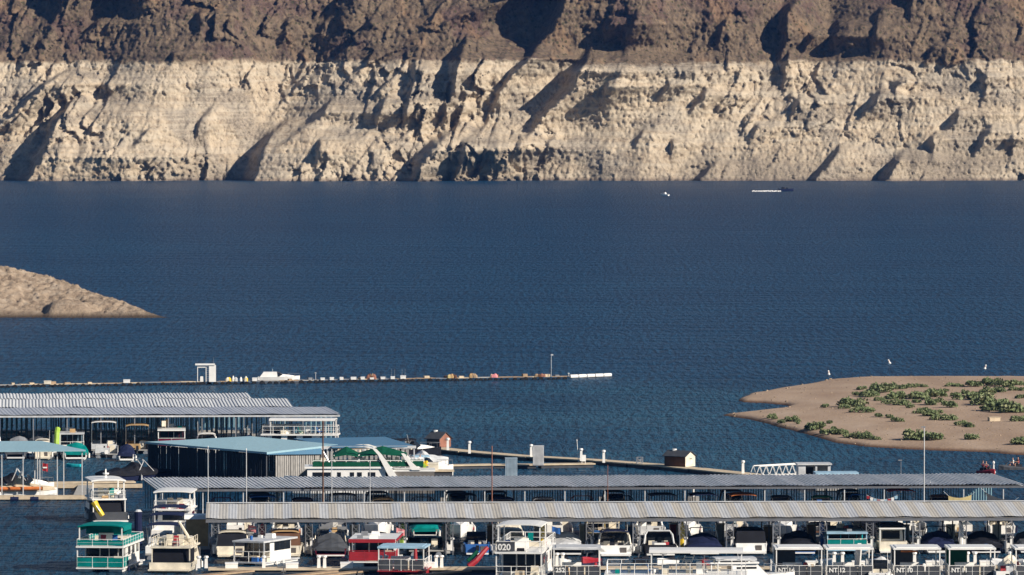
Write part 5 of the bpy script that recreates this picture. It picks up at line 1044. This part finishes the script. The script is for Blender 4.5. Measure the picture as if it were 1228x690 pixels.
for i in range(9):
    f = (i+.5)/9; z = 2.75-.5*4*f*(1-f); MB().loft([[(f*x1-.17,0,z),(f*x1+.17,0,z),(f*x1+.12,.02,z-.3),(f*x1-.12,.02,z-.3)],[(f*x1-.17,.03,z),(f*x1+.17,.03,z),(f*x1+.12,.05,z-.3),(f*x1-.12,.05,z-.3)]]).build('pennant', ('red','white','lightblue')[i % 3], t)
MB().tube([(x1*i/8, .02, 2.76-.5*4*(i/8)*(1-i/8)) for i in range(9)], .015, 4).build('cord', 'white', t)
# the big green and white yacht
X0, X1 = XU(340, 735), XU(527, 735); Lx = X1-X0
t = thing('motor_yacht', 'large white yacht with green upper band, green canopy and two swept white arches', 'yacht', ((X0+X1)/2, 735, 0), 1.5); h = Lx/2
MB().loft([[(x,-b,z),(x,-b*.85,-.4),(x,b*.85,-.4),(x,b,z)] for x, b, z in ((-h,.05,1.9),(-h+1,.9,1.8),(-h+3,1.8,1.6),(-h+6,2.1,1.5),(h-5.6,2.1,1.5))]).build('hull', 'white', t)
MB().loft([[(x,-2.1,z),(x,-1.9,-.4),(x,1.9,-.4),(x,2.1,z)] for x, z in ((h-5.6,2.42),(h-.6,2.42))]).build('stern_hull', mat('taupe', (.17,.155,.14), .5), t)
B(h-5.7,h-.5,-2.15,2.15,2.43,2.6).build('stern_deck', 'white', t)
B(-h+2.6,h-5.4,-1.9,1.9,1.45,2.75,by=0,tx=0).build('cabin', 'white', t)
for xx, w in ((-h+3.2,2.0),(-h+5.9,.4),(-h+7.3,.45),(-h+8.1,.5),(-h+9.3,.8),(-h+11.2,1.0)): B(xx,xx+w,-1.94,-1.88,1.75,2.35).build('window', 'glass', t)
MB().loft([[(-h+1.6,-.9,1.9),(-h+1.6,.9,1.9),(-h+2.6,1.5,2.75),(-h+2.6,-1.5,2.75)],[(-h+2.9,-1.9,1.5),(-h+2.9,1.9,1.5),(-h+2.95,1.8,2.75),(-h+2.95,-1.8,2.75)]]).build('windshield', 'glass', t)
B(-h+2.3,h-5.3,-2.1,2.1,2.76,2.98).build('upper_deck', 'white', t); B(-h+3.2,h-1.8,-2.13,-2.06,2.99,3.5).build('green_band', 'green', t); B(-h+3.2,h-1.8,2.06,2.13,2.99,3.5).build('green_band', 'green', t)
rail(t, [(-h+3.2,-2.05),(h-1.8,-2.05)], 3.5, 3.62, 'white', 'band_cap', .05, False)
for xx, w in ((-h+7.5,1.6),(h-6,.7),(h-5,.6),(-h+4,.8)): B(xx,xx+w,-.8,.6,2.98,3.85,tx=.1).build('seat', rg.choice(('cream','maroon','white')), t)
for s in (-2.2, 2.2):
    a = 0; MB().loft([[(x-w,s-.1,z),(x+w,s-.1,z),(x+w,s+.1,z),(x-w,s+.1,z)] for x, z, w in ((h-4.7,1.2,.5),(h-5.5,2.5,.42),(h-6.6,4.3,.22),(h-7.2,4.95,.2),(h-8.2,5.2,.4),(h-8.9,5.15,.35))]).build('arch', 'white', t)
    MB().loft([[(x-w,s-.1,z),(x+w,s-.1,z),(x+w,s+.1,z),(x-w,s+.1,z)] for x, z, w in ((h-2.6,2.6,.5),(h-3.2,3.3,.3),(h-4.1,4.45,.16))]).build('arch', 'white', t)
for xa, xb, z in ((-h+5.4,-h+8.4,4.35),(h-9.0,h-3.6,4.4)):
    MB().loft([[(x,-2.0,z-(.35 if f in (0,1) else .1)),(x,0,z+.75-(.75 if f in (0,1) else 0)),(x,2.0,z-(.35 if f in (0,1) else .1)),(x,0,z+.6-(.75 if f in (0,1) else 0))] for f, x in ((0,xa),(.5,(xa+xb)/2),(1,xb))]).build('canopy', 'green', t)
    for xx in (xa+.15, xb-.15):
        for s in (-1.6, 1.6): B(xx-.04,xx+.04,s-.04,s+.04,2.98,z-.1).build('canopy_post', 'white', t)
MB().tube([(-h+5.2,-1.5,3.0),(-h+4.2,-1.5,4.9)], .16, 6, .08).build('mast', 'white', t); MB().tube([(-h+4.3,-1.4,3.1),(-h+4.3,-1.4,3.5)], .32, 8, .2).build('radar_dome', 'white', t)
text('registration', 'GAVIOTA', .34, 'darkgrey', t, (-h+12.4, -1.95, 1.95)) if False else None
p = W(511, 566, .5); q = (XU(510, 739.5), 739.5)
pier('boarding float at the stern of the green and white yacht', [(q[0]-2.5, 739.6), (q[0]+3.2, 739.8)], 2.4, 2.2, 2.3, 'beige')
person('person in a white shirt and dark trousers standing at the yacht stern', (XU(503.5, 739), 739.2, 2.2), 20, 'white', 'purple')
dockbox((XU(519, 739), 739.2, 2.2), 'pale grey box on the boarding float behind the yacht stern', 'boxes by the yacht', 1.2, 0, 'cream', .9)
heap((XU(510.5, 739), 739.0, 2.2), 'small heap of yellow and green gear beside the standing person', ('yellow','lime','grey'), .6, 1.0, 5)
# boats beyond the blue sheds
x, y = front(492, 812, 9, -70); cruiser('dark hulled cruiser with thin antennas beside the red gabled shed', XU(494, 800), 800, -60, 8, 2.8, 'black', 'black', arch='grey', enc=None)
covered('white bowed boat under a pale cover in front of the red gabled shed', XU(508, 782), 782, -62, 6.5, 2.5, 'white', 'greywhite'); cruiser('white open boat with blue trim between the yacht and the long pier', XU(513, 765), 765, -75, 6, 2.3, 'white', 'lightblue', arch=None)
x = XU(419, 806); covered('cream covered runabout just past the right end of the smooth grey roof', x, 806, -75, 5, 2.1, 'cream', 'beige'); 
for u, v, s in ((437,527,'right of the cream covered runabout'),(464.5,529,'left of the dark hulled cruiser with antennas')): pedestal((XU(u, 800), 800, .5), 'white dock pedestal %s' % s, 'white pedestals on the long pier', 1.9)
pier('back pier along the tops of the blue roofs', [(XU(400, 801), 801), (XU(470, 802), 802)], 1.6)
# boats in the nearest back dock
def back(fn, label, u, L, *a, out=4.5, **k):
    s = XU(u, 812); x, y = BD.p(s, L/2-out); return fn(label, x, y, k.pop('rz', 3.0), L, *a, **k)
BB = [(cruiser,-12,'white cruiser cut off by the left edge under the smooth grey roof',8,2.8,dict(hc='white',top='white')),(covered,22,'grey covered boat at the left edge under the smooth grey roof',7.5,2.8,dict(hc='white',cov='grey')),(covered,44,'dark wrapped boat left of the lime green slide',7.5,2.7,dict(hc='white',cov='darkgrey')),
 (houseboat,84,'pale green sided houseboat right of the lime green slide',9,3.4,dict(wall='lightblue',trim='greywhite',upper=False,z1=.5,h1=1.9,patio=2.0)),(pontoon,124,'grey pontoon boat with tall white canopy left of the tan canopied boat',9,3.0,dict(fence='greywhite',top='white',zt=3.9)),(pontoon,164,'tan canopied pontoon boat with tan sides under the smooth grey roof',8,2.8,dict(fence='tan',top='tan',zt=3.5)),
 (houseboat,205,'dark red sided houseboat under the smooth grey roof',9,3.4,dict(wall='maroon',trim='white',railp='maroon',upper=False,z1=.9,h1=1.9,patio=1.5)),(cruiser,247,'white cruiser under the smooth grey roof right of the dark red houseboat',8,2.7,dict(hc='white',top='white')),(covered,296,'blue covered boat under the smooth grey roof left of the long white canopy',8,2.8,dict(hc='blue',cov='blue'))]
for fn, u, lb, L, Bm, kw in BB: back(fn, lb, u, L, Bm, out=2.5, **kw)
x, y = BD.p(XU(355, 806), -3); houseboat('white houseboat with long flat upper canopy at right end of the smooth grey roof', x, y, 86, 9.5, 3.6, z1=.6, h1=1.7, top='white', topdepth=8, h2=1.85, patio=2, wins=3)
x, y = BD.p(XU(328, 825), 9); flybridge('white yacht roof showing between the posts behind the long white canopy', x, y, 88, 9, 3.0, fr=1.2, ch=1.6, fly=False, top=None, mast=False, enc=None)
t = thing('water_slide', 'upright lime green slide standing on a float under the smooth grey roof', 'slide', (XU(67, 804), 804, .4), 0); MB().tube([(0,0,0),(0,.1,1.2),(.05,.4,2.4),(.1,.9,2.9)], .32, 8).build('chute', 'lime', t); B(-.5,.5,.4,.5,0,2.2).build('ladder', 'greywhite', t); B(-.7,.7,-.6,1.2,-.5,0).build('float', 'deckgrey', t)
# boats lying in front of the back dock
for fn, u, D, lb, L, Bm, kw in ((covered,90,796,'white boat under a teal cover in front of the back dock',6,2.9,dict(hc='white',cov='teal')),(covered,151,793,'low white boat under a navy cover in front of the tan canopied boat',4.5,2.0,dict(hc='white',cov='navy')),(pontoon,127,800,'grey deck boat below the tall white canopy',6.5,2.7,dict(fence='greywhite',top=None,ob='white')),(cruiser,50,797,'small cream boat with raised canvas beside the pale blue roof edge',5.5,2.1,dict(hc='cream',top='cream',enc='cream',arch=None)),(covered,18,797,'long dark covered boat behind the pale blue roof at the left edge',7,2.6,dict(hc='grey',cov='darkgrey')),(pontoon,70,799,'white open deck boat left of the teal covered boat',6,2.2,dict(fence='white',top=None))):
    x, y = front(u, D, L, 3); fn(lb, x, y, 3, L, Bm, **kw)
covered('navy covered boat moored along the left wall of the pale blue roofed shed', XU(163, 757), 757, -62, 9, 3.0, 'navy', 'black', tower='greywhite')
p = W(88, 560, 0); t = thing('dinghy', 'tiny aqua dinghy alone on the water below the teal covered boat', 'dinghy', p, 80); hull(1.7, .9, .3, dr=.1).build('hull', 'aqua', t); B(-.35,.35,-.1,.1,.2,.26).build('thwart', 'white', t)
pier('pale pier with white ends running behind the dark hulled yacht', [(XU(44, 745), 745), (XU(160, 745), 747)], 2.0, .5, .35)
# boats at the small dock on the far left
x, y = XU(24, 727), 727; covered('white boat with bright orange side stripe at the small far left dock', x, y, -86, 8, 2.4, 'white', 'beige', tower=None); 
t = thing('fender_boom', 'long bright orange fender tube along the white boat at the far left dock', 'fender', (XU(24, 725.5), 725.5, 1.0), 1); MB().tube([(-3.2,0,0),(2.4,0,.05)], .2, 8).build('tube', 'orange', t); MB().tube([(-3.3,0,0),(-3.2,0,0)], .22, 8).build('end_cap', 'white', t)
covered('black covered boat at the back of the small far left dock', XU(16, 739), 739, -86, 7.5, 2.5, 'black', 'black', tower='greywhite'); cruiser('small white boat with raised rail beside the red and white flag', XU(34, 732.5), 732.5, -84, 5.5, 2.0, 'white', None, arch='white')
for u in (16, 40): 
    t = thing('mooring_fender', 'dark blue mooring fender on the small far left dock, %s of two' % ('left' if u == 16 else 'right'), 'fender', (XU(u, 720.2), 720.6, .2)); MB().tube([(-.45,0,0),(.45,0,0)], .25, 8).build('tube', 'navy', t); MB().tube([(0,0,.2),(0,.5,.35)], .03, 4).build('rope', 'greywhite', t)
t = thing('flag', 'red and white flag on a thin staff at the small far left dock', 'flag', (XU(49, 733), 733, 1.2)); MB().tube([(0,0,-1.0),(.1,0,2.3)], .03, 5).build('staff', 'metal', t); MB().loft([[(x, -.02+.05*math.sin(x*9), 2.2-.2*x), (x, .01+.05*math.sin(x*9), 2.2-.2*x), (x, .01+.05*math.sin(x*9), 1.35-.2*x), (x, -.02+.05*math.sin(x*9), 1.35-.2*x)] for x in (.1,.3,.5,.7)]).build('cloth', 'red', t); B(.15,.6,-.1,-.07,1.6,1.75).build('stripe', 'white', t)

# things left about on the finger piers of the front dock
NB = ['cream windowed cruiser','brown covered cruiser','dark wrapped motorboat','black wrapped boat','green canopied pontoon boat','blue open boat','brown bowed cream covered boat','pale grey covered boat','square sterned express cruiser','grey arched sport boat','white bundled navy boat','tall black canvas cruiser','wrapped boat behind NT 14','teal sided houseboat','boxy cabin cruiser','white waterlined navy boat','wrapped boat behind NT 11','last covered boat at right']
rg = random.Random(23)
for k in range(18):
    s = -28.5+4.5*k; x, y = FD.p(s, 1.6); kk = rg.choice(('red','blue','yellow','orange','lime','white','teal'))
    if k % 3 == 0: dockbox((x, y, .42), 'white dock box on the finger pier left of the %s' % NB[k], 'dock boxes on the finger piers', .8, 92)
    elif k % 3 == 1:
        t = thing('kayak', '%s kayak stood on the finger pier left of the %s' % (kk, NB[k]), 'kayak', (x, y+.3, .42), rg.uniform(-8, 8), 'kayaks on the finger piers')
        MB().loft([[(.04*w, f*.4-.1, z), (w*.28, f*.4-.02, z), (w*.22, f*.4+.16, z), (-w*.22, f*.4+.16, z), (-w*.28, f*.4-.02, z)] for z, w, f in ((0,.15,0),(.4,.75,.1),(1.1,1,.2),(1.9,.9,.3),(2.45,.5,.4),(2.75,.1,.5))]).build('hull', kk, t)
        MB().loft([[(-.14,.0,.95),(.14,.0,.95),(.14,.02,.95),(-.14,.02,.95)],[(-.14,.09,1.5),(.14,.09,1.5),(.14,.11,1.5),(-.14,.11,1.5)]]).build('seat', 'black', t)
    else:
        t = thing('boarding_steps', 'white boarding steps on the finger pier left of the %s' % NB[k], 'steps', (x, y, .42), 92, 'boarding steps on the finger piers')
        for i in range(3): B(-.3, .3, -.45+i*.28, -.17+i*.28, 0, .25+i*.25).build('tread', 'white', t)
    x, y = FD.p(s, 12+rg.uniform(-1, 4)); hk = rg.choice(('white','cream','greywhite','tan','red','blue'))
    t = thing('gear_rack', '%s storage locker on the far pier behind the %s' % ({'greywhite':'pale grey'}.get(hk, hk), NB[k]), 'locker', (x, y, .42), 2, 'lockers on the far piers')
    B(-.4, .4, -.4, .4, 0, 1.5).build('cabinet', hk, t); MB().prism([(-.45,1.5),(.45,1.5),(.45,1.58),(-.45,1.68)], -.45, .45).build('lid', 'white', t)

for u, s in ((603,'left of the houseboat numbered 020'),(668,'left one below the 252 canopy'),(675,'right one below the 252 canopy'),(943,'below the NT 14 canopy'),(1002,'left one below the NT 12 canopy'),(1012,'right one below the NT 12 canopy'),(1090,'left one below the NT 10 canopy'),(1099,'right one below the NT 10 canopy'),(1163,'left one below the NT 11 canopy'),(1172,'right one below the NT 11 canopy'),(1214,'nearest the right edge')):
    x = XU(u, 618.5); pedestal((x, FD.p(x, -21.2)[1], .42), 'white dock pedestal %s' % s, 'white pedestals on the front walkway', 1.35)
for u, s in ((651,'right of the houseboat numbered 020'),(1031,'below the right part of the NT 12 canopy'),(1120,'below the right part of the NT 10 canopy'),(1185,'below the right part of the NT 11 canopy'),(975,'below the right part of the NT 14 canopy')):
    x = XU(u, 618.5); dockbox((x, FD.p(x, -21.4)[1], .42), 'white dock box %s' % s, 'white dock boxes on the front walkway', 1.15)
for u, D, hk, kn, s in ((640,630,'navy','navy','behind the houseboat numbered 020'),(676,629,'white','white','behind the rental boat marked 252'),(708,631,'red','red','between the 252 rental boat and the express cruiser'),(770,630,'black','black','below the curved grey arch'),(800,629,'white','white','left of the slanted white ladder'),(846,628,'red','red','right of the slanted white ladder'),
    (936,630,'greywhite','pale grey','left of the NT 14 rental boat'),(990,629,'white','white','just right of the dark screened rental boat'),(1052,630,'white','white','beside the rental boat carrying the white slide'),(1062,628,'cream','cream','just left of the NT 10 canopy'),(1136,629,'white','white','just left of the green screened rental boat'),(1202,629,'greywhite','pale grey','just right of the NT 11 canopy'),(1216,628,'white','white','at the right edge of the picture')):
    jetski(XU(u, D), D, random.uniform(-40, 40), '%s water scooter moored %s' % (kn, s), hk)
for u, D, hk, cv, kn, s in ((1056,612,'white','greywhite','white','below the gap between NT 12 and NT 10 boats'),(1211,613,'white','cream','cream covered','below the gap right of the NT 11 boat')):
    covered('small %s boat on the water %s' % (kn, s), XU(u, D), D, 20, 4.2, 1.7, hk, cv)

for k in range(18):
    s = -28.5+4.5*k; x, y = FD.p(s+.25, .75); pedestal((x, y, .42), 'white pedestal on the pier end left of the %s' % NB[k], 'white pedestals on the finger piers', 1.25)
